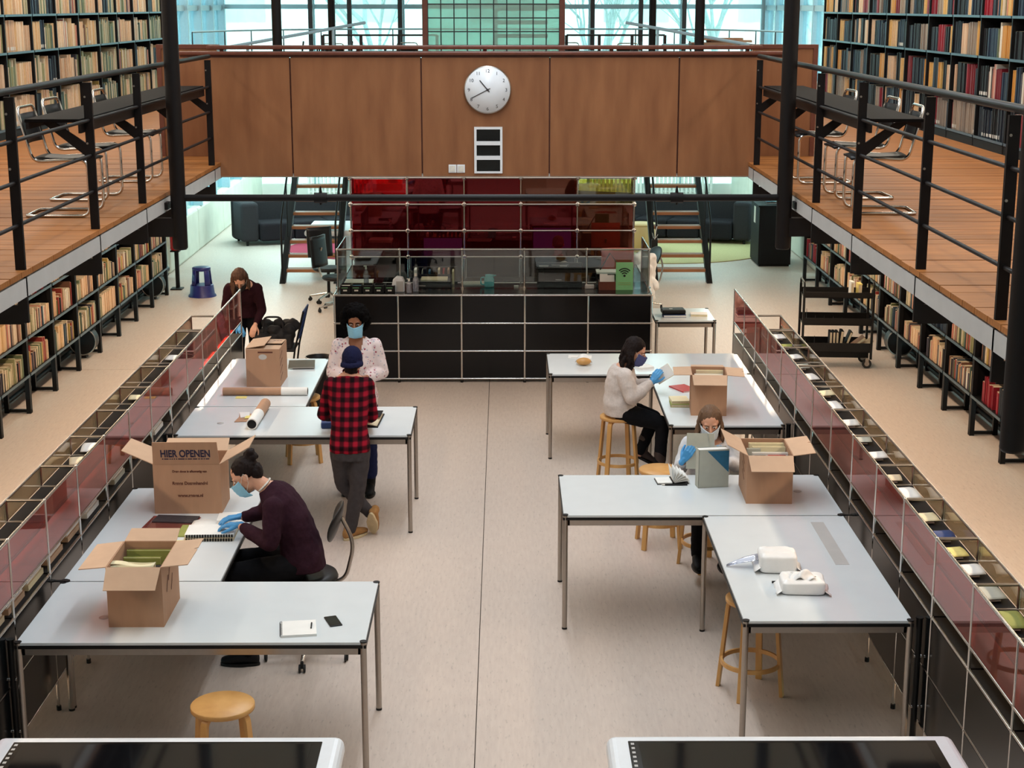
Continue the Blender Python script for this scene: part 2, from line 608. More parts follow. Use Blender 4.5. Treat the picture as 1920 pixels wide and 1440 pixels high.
def text(body, size, name, m, parent, loc, rot, align='CENTER', ext=0.0006, sx=1.0, bold=0.0):
    cu = bpy.data.curves.new(name, 'FONT')
    cu.body = body
    cu.size = size
    cu.align_x = align
    cu.extrude = ext
    cu.offset = bold
    t = bpy.data.objects.new(name + '_src', cu)
    COL.objects.link(t)
    dg = bpy.context.evaluated_depsgraph_get()
    me = bpy.data.meshes.new_from_object(t.evaluated_get(dg))
    bpy.data.objects.remove(t)
    me.materials.clear()
    me.materials.append(M[m])
    o = link(name, me, parent)
    o.location = loc
    o.rotation_euler = rot
    o.scale = (sx, 1, 1)
    return o


def arc(c, r, a0, a1, n, ax='xz'):
    out = []
    for i in range(n + 1):
        t = a0 + (a1 - a0) * i / n
        d = (r * math.cos(t), r * math.sin(t))
        if ax == 'xz':
            out.append((c[0] + d[0], c[1], c[2] + d[1]))
        elif ax == 'xy':
            out.append((c[0] + d[0], c[1] + d[1], c[2]))
        else:
            out.append((c[0], c[1] + d[0], c[2] + d[1]))
    return out


def fillet(pts, r, n=5):
    """round the inner corners of a polyline"""
    pts = [Vector(p) for p in pts]
    out = [pts[0]]
    for a, b, c in zip(pts, pts[1:], pts[2:]):
        d0, d1 = (a - b), (c - b)
        q = min(r, d0.length * 0.49, d1.length * 0.49)
        p0, p1 = b + d0.normalized() * q, b + d1.normalized() * q
        for i in range(n + 1):
            t = i / n
            out.append(p0 * (1 - t) ** 2 + b * 2 * t * (1 - t) + p1 * t * t)
    out.append(pts[-1])
    return out


rnd = random.Random(7)
# ------------------------------------------------------------------ the shell: floor, walls, windows, ceiling
XL, XR, YB, ZC = -6.35, 5.85, 37.0, 8.6
QL, QR = -5.62, 5.27                         # ground-floor side walls stand further in      # side walls, far glazing, ceiling
DK = 2.78                                    # gallery floor level
EL, ER = -2.98, 2.57                         # gallery edges

fl = struct(MB().box(XL - .3, -3, -.30, XR + .3, YB + .3, -.02).build('floor', 'joint'))
for i, (x0, y0, x1, y1) in enumerate([(XL, -3, -.184, 19.228), (XL, 19.236, -.184, YB), (-.178, -3, XR, YB)]):
    MB().box(x0, y0, -.02, x1, y1, 0).build('floor_sheet', 'lino', fl)
struct(MB().box(XL - .3, -3.3, ZC, XR + .3, YB + .3, ZC + .2).build('ceiling', 'paint'))
struct(MB().box(XL - .3, -3.3, 0, XR + .3, -3.0, ZC).build('wall_front', 'paint'))
for side, x0, x1, q0, q1 in (('left', XL - .2, XL, QL - .2, QL), ('right', XR, XR + .2, QR, QR + .2)):
    sx = 1 if side == 'left' else -1
    b = MB()
    b.box(q0, -3, .42, q1, 26.4, 2.6).box(q0, -3, 0, q1, 26.4, .05)
    b.box(min(x0, q0), -3, 2.6, max(x1, q1), YB, 2.75)
    b.box(x0, -3, 2.75, x1, 29.8, ZC)
    b.box(x0, 29.8, 5.6, x1, YB, ZC).box(x0, 29.8, 2.75, x1, YB, 2.95)
    struct(b.build('wall_' + side, 'paint'))
    # low concrete parapet along the lounge
    xa = QL if side == 'left' else QR
    p = MB()
    for k in range(4):
        y0 = 26.45 + k * 2.62
        p.box(min(xa - .2 * sx, xa + .05 * sx), y0, 0, max(xa - .2 * sx, xa + .05 * sx), y0 + 2.6, .78)
    struct(p.build('baseboard_' + side, 'concrete', bevel=.04))
    # low window strip behind the bookcases and tall glazing beside the lounge
    w = struct(MB().box(q0 + .06, -3, .05, q1 - .02, 26.4, .08).box(q0 + .06, -3, .23, q1 - .02, 26.4, .25).build('window_1' if side == 'left' else 'window_2', 'win_frame'))
    MB().box((q0 + q1) / 2 - .005, -3, .05, (q0 + q1) / 2 + .005, 26.4, .42).build('pane', 'glass_win', w)
    for zb, zt, nm in ((.78, 2.6, 3), (2.95, 5.6, 5)):
        lo_, hi_ = (q0, q1) if zb < 1 else (x0, x1)
        b = MB()
        ys = 26.45 if zb < 1 else 29.8
        n = int((YB - ys) / 1.35)
        for k in range(n + 1):
            y = ys + (YB - ys) * k / n
            b.box(lo_ + .02, y - .05, zb, hi_ + .06 * sx if side == 'left' else hi_, y + .05, zt)
        b.box(lo_ + .04, ys, 4.25, hi_, YB, 4.36) if zb > 1 else b.box(lo_ + .04, ys, zt - .08, hi_, YB, zt)
        w = struct(b.build('window_%d' % (nm + (0 if side == 'left' else 1)), 'win_frame'))
        for k in range(n):
            ya, yb = ys + (YB - ys) * k / n + .05, ys + (YB - ys) * (k + 1) / n - .05
            MB().box((lo_ + hi_) / 2 - .005, ya, zb, (lo_ + hi_) / 2 + .005, yb, zt).build('pane', 'glass_win', w)
# far glazing, two storeys
struct(MB().box(XL, YB, 0, XR, YB + .2, .35).box(XL, YB, 2.45, XR, YB + .2, 2.9).box(XL, YB, 6.4, XR, YB + .2, ZC).build('wall_back', 'paint'))
b = MB()
bx = [XL, -4.33, -2.3, -.2, 1.95, 4.02, XR]
for x in bx:
    b.box(x - .05, YB + .02, .35, x + .05, YB + .14, 2.45)
    b.box(x - .05, YB + .02, 2.9, x + .05, YB + .14, 6.4)
b.box(XL, YB + .03, 4.28, XR, YB + .13, 4.38)
w = struct(b.build('window_7', 'win_frame'))
for x0, x1 in zip(bx, bx[1:]):
    for z0, z1 in ((.35, 2.45), (2.9, 4.28), (4.38, 6.4)):
        MB().box(x0 + .05, YB + .07, z0, x1 - .05, YB + .08, z1).build('pane', 'glass_win', w)
b = MB()
for x in (-4.33, -3.46, -2.33, 1.97, 3.05, 4.02):
    b.box(x - .05, YB - .35, DK, x + .05, YB - .22, 8.5)
struct(b.build('trim_1', 'dark_frame'))

# ------------------------------------------------------------------ galleries
for side, xe, xw, sx in (('left', EL, XL, -1), ('right', ER, XR, 1)):
    lo, hi = min(xe, xw), max(xe, xw)
    sl = struct(MB().box(lo, 5.0, 2.60, hi, YB - .35, 2.745).build('floor_gallery_' + side, 'paint'))
    MB().box(min(xe, xe - .03 * sx), 5.0, 2.615, max(xe, xe - .03 * sx), 16.75, 2.73).build('edge_channel', 'fascia', sl)
    pm = {}
    k = 0
    y = 6.6
    while y < 17.35:
        wd = .236
        key = round(rnd.choice([0, 1, 2]))
        if key not in pm:
            pm[key] = MB().box(min(0, sx * abs(xw - xe)) - (.035 if sx > 0 else 0), 0, 0, max(0, sx * abs(xw - xe)) + (.035 if sx < 0 else 0), wd - .009, .036 - .0012 * key).mesh('plank', 'plank')
        o = link('plank', pm[key], sl)
        o.location = (xe, y, 2.745)
        y += wd
        k += 1
    MB().box(lo, 17.4, 2.745, hi, YB - .35, 2.78).build('rear_boards', 'plank', sl)
# back gallery in front of the far glazing
sl = struct(MB().box(EL, 29.2, 2.60, ER, YB - .35, 2.745).build('floor_gallery_back', 'paint'))
MB().box(EL, 29.2, 2.745, ER, YB - .35, 2.78).build('rear_boards', 'plank', sl)

# bridge across the hall, fronted by five veneer panels
br = struct(MB().box(-3.0, 16.74, 2.62, 2.60, 17.9, 2.78).build('floor_bridge', 'paint'))
br['label'] = 'bridge crossing the hall behind the wooden panels'
pw = struct(MB().box(-3.03, 16.735, 2.66, 2.61, 16.80, 3.84).build('wall_bridge', 'dark_wood'))
cuts = [-3.04, -2.196, -.854, .466, 1.794, 2.625]
for a, b_ in zip(cuts, cuts[1:]):
    MB().box(a + .008, 16.70, 2.635, b_ - .008, 16.735, 3.845).build('panel', 'panel', pw)
MB().box(-3.35, 16.66, 3.87, 2.95, 16.86, 3.905).build('cap_rail', 'dark_wood', pw, bevel=.01)
MB().box(-3.32, 16.72, 3.845, 2.92, 16.80, 3.87).build('cap_strip', 'dark_wood', pw)
MB().box(-3.05, 16.72, 3.925, 2.65, 16.86, 3.965).build('top_rail', 'dark_wood', pw, bevel=.01)
for x in (-2.9, -1.5, -.2, 1.1, 2.5):
    MB().box(x - .02, 16.76, 3.90, x + .02, 16.82, 3.93).build('spacer', 'dark_wood', pw)
for nm, xa, xb in (('wall_bridge_left', -3.68, -3.06), ('wall_bridge_right', 2.64, 3.32)):
    o = struct(MB().box(xa, 17.38, DK, xb, 17.44, 3.92).build(nm, 'panel'))
    MB().box(xa - .02, 17.36, 3.92, xb + .02, 17.46, 3.96).build('cap_rail', 'dark_wood', o)
    MB().box(xa - .02 if xa < 0 else xb - .03, 17.365, DK, xa + .03 if xa < 0 else xb + .02, 17.455, 3.92).build('end_post', 'dark_wood', o)

# hung steel columns with their gallery brackets and tie bars
ordn = ['first', 'second', 'third', 'fourth', 'fifth', 'sixth', 'seventh', 'eighth', 'ninth', 'tenth', 'eleventh', 'twelfth', 'thirteenth', 'fourteenth', 'fifteenth']
CY = [7.39, 13.93, 20.47, 27.0]
for i, y in enumerate(CY):
    for x, sx, nm in ((-2.84, -1, 'step-stool'), (2.44, 1, 'book-trolley')):
        if i == 0 and x < 0:
            continue
        zb = 2.28 if i < 2 else 2.78
        t = thing('hanging_column', ['near black round column in front of the large shelves, cut off by the frame', 'black round column ending at the tie bar, on the %s side of the hall' % nm,
                  'black column rising behind the wooden bridge, on the %s side' % nm, 'farther slim black column behind the bridge, on the %s side' % nm][i], 'column', (x, y, zb))
        r = .066 if i < 2 else .06
        MB().cyl((0, 0, 0.02), (0, 0, ZC - zb), r, n=20).build('shaft', 'steel_black', t)
        if i < 2:
            MB().lathe([(.03, 0), (.055, .004), (r, .02), (r, .03)], 20).build('end_cap', 'steel_black', t)
            MB().box(min(0, sx * 1.3), -.05, .12, max(0, sx * 1.3), .05, .28).build('bracket_beam', 'steel_black', t)
            MB().box(min(sx * .08, sx * .55), -.06, .36, max(sx * .08, sx * .55), .06, .42).build('bracket_beam', 'steel_black', t)
        else:
            MB().cyl((0, 0, 0), (0, 0, .03), .1, n=16).build('foot_plate', 'steel_black', t)
t = thing('tie_bar', 'long black steel tie bar spanning the hall between the two columns', 'beam', (-.2, 13.93, 2.735))
MB().cyl((-2.58, 0, 0), (2.58, 0, 0), .030, n=16).build('bar', 'steel_black', t)
for x in (-1.40, 1.70):
    b = MB().cyl((x - .055, 0, 0), (x + .055, 0, 0), .046, n=16)
    b.cyl((x, 0, 0), (x, 0, .10), .022, .006, n=10).cyl((x, 0, 0), (x, 0, -.06), .02, .008, n=10)
    b.build('coupling', 'steel_black', t)

# gallery railings: posts, handrail, lower rails, and the reading counter on its struts
PY = [8.14, 9.77, 11.62, 13.18, 14.78, 16.38]
for xe, sx, nm in ((EL, -1, 'step-stool'), (ER, 1, 'book-trolley')):
    t = thing('gallery_railing', 'black steel gallery railing along the %s side of the hall' % nm, 'railing', (xe, 6.5, DK))
    pmesh = None
    for y in PY:
        b = MB().box(-.03, -.014, -.33, .03, .014, 1.05)
        b.box(min(0, sx * .85), -.012, -.34, max(0, sx * .85), .012, -.22)
        b.cyl((-.018, -.02, .95), (-.018, .02, .95), .008, n=8, mi=1).cyl((-.018, -.02, .62), (-.018, .02, .62), .008, n=8, mi=1)
        o = b.build('post', ['steel_black', 'satin'], t)
        o.location = (0, y - 6.5, 0)
        if y > 11:
            q = MB().prism([(0, .50), (0, .60), (sx * .24, .765), (sx * .33, .765)], -.012, .012, lambda a, b_, d: (a, d, b_)).build('strut', 'steel_black', t)
            q.location = (0, y - 6.5, 0)
    MB().tube([(0, 0, 1.085), (0, 9.95, 1.085)], .023, 10).build('handrail', 'edge', t)
    for z in (.785, .535, .275):
        MB().tube([(0, 0, z), (0, 9.9, z)], .013, 8).build('rail', 'steel_black', t)
    t = thing('reading_counter', 'black reading counter fixed inside the gallery railing on the %s side' % nm, 'counter', (xe, 11.5, DK))
    MB().box(min(sx * .035, sx * .43), 0, .775, max(sx * .035, sx * .43), 4.8, .80).build('counter_top', 'counter', t, bevel=.004)
    MB().box(min(sx * .03, sx * .05), 0, .70, max(sx * .03, sx * .05), 4.8, .79).build('apron', 'steel_black', t)
    MB().box(min(sx * .40, sx * .42), 0, .73, max(sx * .40, sx * .42), 4.8, .775).build('lip', 'steel_black', t)


def cantilever_chair():
    t = thing('cantilever_chair', '', 'chair')
    w = .215
    half = [(-.26, 0, .0125), (-.26, w, .0125), (.24, w, .0125), (.24, w, .445), (-.17, w, .425), (-.27, w, .83), (-.27, 0, .83)]
    full = half + [(x, -y, z) for x, y, z in half[-2:0:-1]]
    pts = fillet([full[-1]] + full + [full[0], full[1]], .07, 5)
    MB().tube(pts[7:-8], .0125, 8, closed=True).build('frame', 'chrome', t)
    MB().sheet(lambda u, v: (-.17 + .43 * u, -.20 + .40 * v, .447 - .012 * math.sin(PI * u) + .006 * math.cos(PI * (v - .5)) - .03 * max(0, u - .85) / .15 * .6), 8, 4).build('seat', 'leather', t, solid=.016)
    MB().sheet(lambda u, v: (-.208 - .055 * v - .02 * math.sin(PI * u), -.21 + .42 * u, .56 + .22 * v), 8, 4).build('backrest', 'leather', t, solid=.012)
    return t


ch0 = cantilever_chair()
spotsC = [(-3.42, 12.48, 0, 'step-stool', 'nearest the camera end'), (-3.52, 13.52, 0, 'step-stool', 'in the middle'), (-3.47, 14.95, 0, 'step-stool', 'nearest the bridge'),
          (2.95, 12.6, PI, 'book-trolley', 'nearest the camera end'), (3.0, 13.6, PI, 'book-trolley', 'in the middle'), (2.9, 14.8, PI, 'book-trolley', 'nearest the bridge')]
for i, (x, y, rz, s, w) in enumerate(spotsC):
    lb = 'chrome cantilever chair at the %s side gallery counter, %s' % (s, w)
    if i == 0:
        ch0.location = (x, y, DK)
        ch0['label'] = lb
        ch0['group'] = 'chairs at the gallery counters'
    else:
        dup(ch0, (x, y, DK), rz + rnd.uniform(-.06, .06), lb, 'chairs at the gallery counters')

# ------------------------------------------------------------------ bookcases and books
BOOKS = []      # x of spine, y, z, thickness, height, depth, colour, facing, label stub
TAN = [(222, 186, 150), (212, 176, 142), (228, 200, 168), (198, 162, 130), (214, 178, 132)]
MIX = [(214, 196, 168), (206, 186, 160), (196, 172, 150), (150, 60, 52), (176, 110, 90), (70, 66, 76), (60, 80, 96), (188, 160, 90), (90, 96, 60), (120, 84, 66), (210, 150, 130), (36, 34, 38), (222, 214, 196), (198, 180, 150), (140, 120, 110)]
DARK = [(34, 40, 50), (28, 34, 46), (44, 50, 58), (40, 54, 72)]
RED = [(132, 24, 40), (150, 30, 46), (120, 22, 34)]
GREENS = [(150, 150, 110), (110, 122, 92), (176, 168, 136), (196, 180, 146), (70, 90, 80), (214, 198, 168)]
BLK = [(20, 20, 24), (26, 26, 30)]
OCH = [(206, 146, 62), (196, 136, 60), (214, 170, 100)]
GRY = [(150, 134, 118), (160, 142, 124), (138, 124, 112)]
CNAME = {id(TAN): 'tan', id(MIX): 'mixed', id(DARK): 'dark', id(RED): 'red', id(GREENS): 'greenish', id(BLK): 'black', id(OCH): 'ochre', id(GRY): 'grey-brown'}


def fill(xs, face, y0, y1, z, hmax, pals, where, tmin, tmax, hmin, gap=.12):
    y = y0 + .02
    n = 0
    while y < y1 - .05:
        pal = rnd.choice(pals)
        run = rnd.randint(3, 9)
        if rnd.random() < gap:
            y += rnd.uniform(.04, .14)
            continue
        h0 = rnd.uniform(hmin, hmax)
        t0 = rnd.uniform(tmin, tmax)
        series = pal in (RED, DARK, GRY, OCH, BLK, TAN)
        lab = rnd.random() < .35
        c0 = rnd.choice(pal)
        for k in range(run):
            t = t0 * (rnd.uniform(.95, 1.05) if series else rnd.uniform(.6, 1.4))
            h = h0 * (rnd.uniform(.97, 1.0) if series else rnd.uniform(.78, 1.06))
            h = min(h, hmax)
            if y + t > y1 - .02:
                break
            d = h * rnd.uniform(.62, .72)
            c = c0 if (series and rnd.random() < .7) else rnd.choice(pal)
            n += 1
            BOOKS.append((xs - face * rnd.uniform(0.0, .02), y, z, t, h, d, c, face, (where, n), lab))
            y += t + .001
        y += rnd.uniform(0, .012)


def bookcase(name, label, xf, face, y0, wd, zb, zs, depth, htop, lipm, legs, first, group):
    t = thing(name, label, 'bookcase', (xf, y0, zb), 0, group)
    d = -face * depth
    xa, xb = min(0, d), max(0, d)
    for z in zs:
        MB().box(xa, .02, z - .012, xb, wd - .02, z).box(min(0, face * .006), .02, z - .022, max(0, face * .006), wd - .02, z + .006, 1).build('shelf_board', ['shelf_dark', lipm], t)
    for y in ([.023, wd - .023] if first else [wd - .023]):
        b = MB()
        if legs:
            b.box(min(-face * .05, 0), max(0, y - .04), 0, max(-face * .05, 0), min(wd, y + .04), htop)
            b.box(min(d, d + face * .05), y - .022, 0, max(d, d + face * .05), y + .022, htop)
            b.box(xa, y - .018, .01, xb, y + .018, .04)
            b.box(xa, y - .006, zs[0] - .02, xb, y + .006, htop)
        else:
            b.box(xa, y - .014, 0, xb, y + .014, htop)
        b.build('upright', 'shelf_dark', t)
    MB().box(min(d, d - face * .006), .01, zs[0] - .02 if legs else 0, max(d, d - face * .006), wd - .01, htop).build('back_panel', 'black_matt', t)
    if not legs:
        MB().box(min(0, d), .02, .0, max(0, d) - .02 * (1 if face > 0 else 0), wd - .02, .09).build('plinth', 'black_matt', t)
    return t


nb = 0
for side, xf, face, ys in (('step-stool', -5.2, 1, [13.96 + 1.05 * k for k in range(10)]), ('book-trolley', 4.84, -1, [12.96 + 1.06 * k for k in range(12)])):
    zs = [.43, .84, 1.25, 1.66, 2.07]
    n = len(ys)
    for i, y0 in enumerate(ys):
        wd = 1.05 if face > 0 else 1.06
        w = '%s bay from the far end, lower bookcases, %s side' % (ordn[n - 1 - i], side)
        bookcase('bookcase', 'black steel bookcase under the gallery, %s side, %s bay from its far end' % (side, ordn[n - 1 - i]), xf, face, y0, wd, 0, zs, .30, 2.45, 'shelf', True, i == 0, 'bookcases under the galleries')
        for k, z in enumerate(zs):
            pals = [MIX, MIX, MIX, TAN, GREENS] if rnd.random() < .8 else [MIX, RED, DARK]
            yend = y0 + wd * rnd.uniform(.86, 1.0) - .04
            fill(xf - face * .02, face, y0 + .045, yend, z + .001, .29, pals, (side, 0, n - 1 - i, k), .016, .036, .2, .07)
for side, xf, face, ys in (('step-stool', -6.02, 1, [17.5 + 1.15 * k for k in range(11)]), ('book-trolley', 5.42, -1, [15.2 + 1.15 * k for k in range(11)])):
    zs = [.12, .57, 1.02, 1.47, 1.92]
    n = len(ys)
    for i, y0 in enumerate(ys):
        bookcase('gallery_bookcase', 'tall dark bookcase on the %s side gallery, %s bay from its far end' % (side, ordn[n - 1 - i]), xf, face, y0, 1.15, DK, zs, .30, 2.4, 'shelf', False, i == 0, 'bookcases on the galleries')
        for k, z in enumerate(zs):
            if face > 0:
                pals = [TAN, TAN, TAN, GREENS, MIX] if i % 3 else [GREENS, GREENS, TAN, DARK]
                if i < 1:
                    pals = [BLK, BLK, TAN]
            else:
                pals = [DARK, DARK, RED, GRY, OCH, TAN, BLK, DARK] if i > 2 else [DARK, RED, BLK, DARK, MIX, OCH, DARK]
            fill(xf - face * .02, face, y0 + .03, y0 + 1.12, DK + z + .001, .39, pals, (side, 1, n - 1 - i, k), .026, .05, .30, .08)


def pix(x, y, z):
    th = math.atan(711 / 3000)
    Y, Z = y, z - 4.37
    d = Y * math.cos(th) - Z * math.sin(th)
    return 946 + 3000 * x / d, 720 - 3000 * (Z * math.cos(th) + Y * math.sin(th)) / d, d


def unit_book(name, labelled):
    # unit book: x from 0 (spine) to 1 (fore edge), y 0..1, z 0..1
    b = MB()
    b.box(0, 0, 0, .97, .12, 1, 0).box(0, .88, 0, .97, 1, 1, 0).box(0, .06, 0, .06, .94, 1, 0)
    b.box(.05, .1, .015, .94, .9, .965, 1)
    if labelled:
        b.box(-.01, .12, .06, .02, .88, .17, 2)
    return b.mesh(name, ['book', 'page', 'label'])


ubk = [unit_book('book', False), unit_book('book', True)]
score = []
for i, b in enumerate(BOOKS):
    x, y, z, t, h, d, c, face, wh, lab = b
    u0, v0, zd = pix(x, y, z)
    u1, v1, _ = pix(x, y + t, z + h)
    vis = 5 < (u0 + u1) / 2 < 1915 and 6 < (v0 + v1) / 2 < 1430
    if face > 0 and 300 < u0 < 362 or face < 0 and (1455 < u0 < 1492 or u0 > 1876 and v0 > 150):
        vis = False
    # under-gallery shelves are covered by the gallery edge in front of them
    if z < 2.5:
        ux, vx, _ = pix(EL if face > 0 else ER, 10, DK - .17)
        sl_ = (vx - 9) / (ux - 946)
        if (v0 + v1) / 2 < 9 + sl_ * ((u0 + u1) / 2 - 946):
            vis = False
    elif (v0 < 60 and 300 < u0 < 1520):
        vis = False
    score.append((abs(u1 - u0) * abs(v1 - v0) if vis else 0, i))
score.sort(reverse=True)
single = set(i for s_, i in score[:300] if s_ > 0)
rows = ['lowest', 'second', 'third', 'fourth', 'fifth']


def cname(c):
    r, g, b_ = c
    if max(c) < 60:
        return 'black'
    if b_ > r + 8:
        return 'dark blue'
    if r > 110 and g < 80:
        return 'red'
    if g > r - 4 and g > b_ + 10:
        return 'green'
    if r > 180 and b_ < 110:
        return 'ochre'
    if r > 200:
        return 'cream'
    if r > 165:
        return 'tan'
    return 'brown'


ones = ordn[:12] + ['thirteenth', 'fourteenth', 'fifteenth', 'sixteenth', 'seventeenth', 'eighteenth', 'nineteenth', 'twentieth']


def ordw(n):
    if n <= 20:
        return ones[n - 1]
    t_, u_ = divmod(n, 10)
    w_ = ['twent', 'thirt', 'fort', 'fift', 'sixt'][t_ - 2]
    return w_ + ('ieth' if u_ == 0 else 'y-' + ones[u_ - 1])


stuff = MB()
tint = []
for i, (x, y, z, t, h, d, c, face, wh, lab) in enumerate(BOOKS):
    if i in single:
        (side, up, bay, k), n = wh
        o = link('book', ubk[1 if lab and up else 0])
        # spine looks along +face
        o.location = (x, y + t if face > 0 else y, z)
        o.rotation_euler = (0, 0, PI if face > 0 else 0)
        o.scale = (d, t, h)
        cl = lin(c)
        o.color = cl
        tag(o, '%s book, %s along the %s shelf, %s %s bay from far end, %s side' % (cname(c), ordw(n), rows[k], ordn[bay], 'gallery' if up else 'lower', side), 'book',
            ('gallery' if up else 'lower') + ' shelf books on the %s side' % side)
    else:
        x1 = x - face * d
        o = len(stuff.v)
        stuff.box(min(x, x1), y, z, max(x, x1), y + t, z + h)
        cl = lin(c)
        pg = lin((206, 190, 160))
        tint += [cl] * 4 + [pg] * 4 + [cl] * 16   # per face corner: bottom, top, four sides
me = stuff.mesh('books', ['book_mass'])
ca = me.color_attributes.new('tint', 'FLOAT_COLOR', 'CORNER')
# recalc_face_normals keeps face order, so six faces per book in the order box() wrote them
arr = np.array(tint, dtype=np.float32)
ca.data.foreach_set('color', arr.ravel())
o = link('shelved_books', me)
o['kind'] = 'stuff'
tag(o, 'remaining rows of books filling the bookcases on both sides', 'books')
# book supports: small white and black holders between rows are left to the shelf lips
# ------------------------------------------------------------------ tables
TH = .86


def steel_table(label, x0, y0, x1, y1, h=TH, legs=((0, 0), (1, 0), (0, 1), (1, 1)), group='white work tables in the hall'):
    w, d = x1 - x0, y1 - y0
    t = thing('work_table', label, 'table', (x0, y0, 0), 0, group)
    MB().box(.006, .006, h - .018, w - .006, d - .006, h).build('tabletop', 'table_white', t, bevel=.002)
    MB().box(0, 0, h - .036, w, d, h - .018).build('edge_frame', 'edge', t)
    b = MB()
    i = .03
    b.box(i, i, h - .085, w - i, i + .02, h - .036).box(i, d - i - .02, h - .085, w - i, d - i, h - .036)
    b.box(i, i, h - .085, i + .02, d - i, h - .036).box(w - i - .02, i, h - .085, w - i, d - i, h - .036)
    b.build('under_frame', 'satin', t)
    for a, c in legs:
        x, y = (.018 if a == 0 else w - .018), (.018 if c == 0 else d - .018)
        b = MB().cyl((x, y, .012), (x, y, h - .004), .0185, n=16)
        b.cyl((x, y, 0), (x, y, .014), .0195, n=12, mi=1).cyl((x, y, h - .004), (x, y, h + .003), .021, n=16, mi=1)
        b.build('leg', ['satin', 'edge'], t)
    return t


AL = ((0, 0), (1, 0), (0, 1), (1, 1))
steel_table('white table with an open cardboard box, a notepad and a phone on it', -2.775, 8.47, -.785, 9.465)
steel_table('white table under the box printed HIER OPENEN, beside the seated person in maroon', -2.775, 9.47, -1.775, 11.46, legs=((0, 1), (1, 1), (0, 0)))
steel_table('white table with a rolled tube and envelope, where the plaid-shirted person leans', -2.775, 12.945, -.785, 13.94)
steel_table('white table carrying the closed cardboard box and the long cardboard tube', -2.775, 13.95, -1.785, 15.95, legs=((0, 1), (1, 1)))
steel_table('white table holding two white packs of wipes', 1.395, 8.78, 2.395, 10.77, legs=((0, 0), (1, 0), (0, 1)))
steel_table('white table with the magazine file and an open box, before the person in grey', .41, 10.78, 2.405, 11.785)
steel_table('white table beside the person on the stool, with an open box of books', 1.41, 13.25, 2.405, 15.205, legs=((0, 0), (1, 0), (0, 1)))
steel_table('white table nearest the black reception desk, with a paper sheet and a bread roll', .43, 15.215, 2.405, 16.18)
steel_table('small white side table beside the reception desk', 1.78, 18.55, 2.50, 19.35, h=.74)

# cable discs set in the tops
for x, y, nm in ((-2.36, 8.86, 'with the phone on it'), (-2.5, 11.1, 'under the HIER OPENEN box'), (2.17, 11.35, 'with the magazine file'), (-2.45, 13.35, 'with the rolled tube')):
    o = MB().lathe([(.005, 0), (.028, 0), (.03, .001), (.03, .002), (.004, .002)], 20).build('cable_cap', 'fascia')
    o.location = (x, y, TH)
    tag(o, 'small round cable cap in the white table ' + nm, 'cap')
o = MB().box(2.13, 9.75, TH, 2.22, 10.62, TH + .0015).build('desk_strip', 'fascia')
tag(o, 'long grey strip lying along the vitrine edge of the wipes table', 'strip')

# ------------------------------------------------------------------ display vitrines along both aisles
VZ = [.20, .565, .915, 1.045, 1.395]


def rod(b, p, q, r=.0095, mi=0):
    b.cyl(p, q, r, n=8, mi=mi, cap=False)


def vitrine(label, xf, sx, y0, nbay, full):
    """xf: front plane facing the hall, sx: direction away from the hall; `full` bays have a back, the last bays are a bare screen"""
    t = thing('display_vitrine', label, 'vitrine', (xf, y0, 0), 0, 'display vitrines beside the aisles')
    L = .75
    dx = .24 * sx
    pane = MB().box(-.003, .014, VZ[3] + .012, .003, L - .014, VZ[4] - .012).mesh('front_pane', 'glass_pink')
    TZ = 1.255
    bpane = MB().box(-.003, .014, TZ + .008, .003, L - .014, VZ[4] - .012).mesh('back_pane', 'glass_smoke')
    lpane = MB().box(-.003, .014, VZ[3] + .012, .003, L - .014, TZ - .012).mesh('lower_pane', 'glass_smoke')
    bl = [MB().box(-.006, .012, a + .011, .006, L - .012, c - .011).mesh('black_panel', 'case_gloss') for a, c in zip(VZ[:3], VZ[1:3] + [VZ[2]])]
    sh = MB().box(min(0, dx), .012, TZ - .01, max(0, dx), L - .012, TZ).mesh('display_floor', 'black_matt')
    bt = MB().box(min(0, dx), .012, VZ[2] - .006, max(0, dx), L - .012, VZ[2] + .004).mesh('shelf_plate', 'black_matt')
    post = MB()
    rod(post, (0, 0, .03), (0, 0, VZ[4]))
    for z in (VZ[1], VZ[2], VZ[3], VZ[4]):
        post.ell((0, 0, z), (.0125, .0125, .0125), 8, 6)
    post.cyl((0, 0, 0), (0, 0, .03), .016, n=8, mi=1)
    pm = post.mesh('post', ['chrome', 'edge'])
    bp = MB()
    rod(bp, (dx, 0, .03), (dx, 0, VZ[4]))
    for z in (TZ, VZ[4]):
        rod(bp, (0, 0, z), (dx, 0, z))
        bp.ell((dx, 0, z), (.0125, .0125, .0125), 8, 6)
    bp.cyl((dx, 0, 0), (dx, 0, .03), .016, n=8, mi=1)
    bpm = bp.mesh('back_post', ['satin', 'edge'])
    for k in range(nbay):
        def put(nm, me, x=0):
            o = link(nm, me, t)
            o.location = (x, k * L, 0)
        put('front_pane', pane)
        put('black_panel', bl[0])
        put('black_panel', bl[1])
        put('shelf_plate', bt)
        put('post', pm)
        if k < full:
            put('back_pane', bpane, dx)
            put('lower_pane', lpane, dx)
            put('black_panel', bl[0], dx)
            put('black_panel', bl[1], dx)
            put('display_floor', sh)
            put('back_post', bpm)
    for nm, me, k in (('post', pm, nbay), ('back_post', bpm, full)):
        o = link(nm, me, t)
        o.location = (0, k * L, 0)
    for z in VZ:
        b = MB()
        rod(b, (0, 0, z), (0, nbay * L, z))
        b.build('rail', 'chrome', t)
        b = MB()
        rod(b, (dx, 0, z), (dx, full * L, z), .009)
        b.build('back_rail', 'satin', t)
    return t


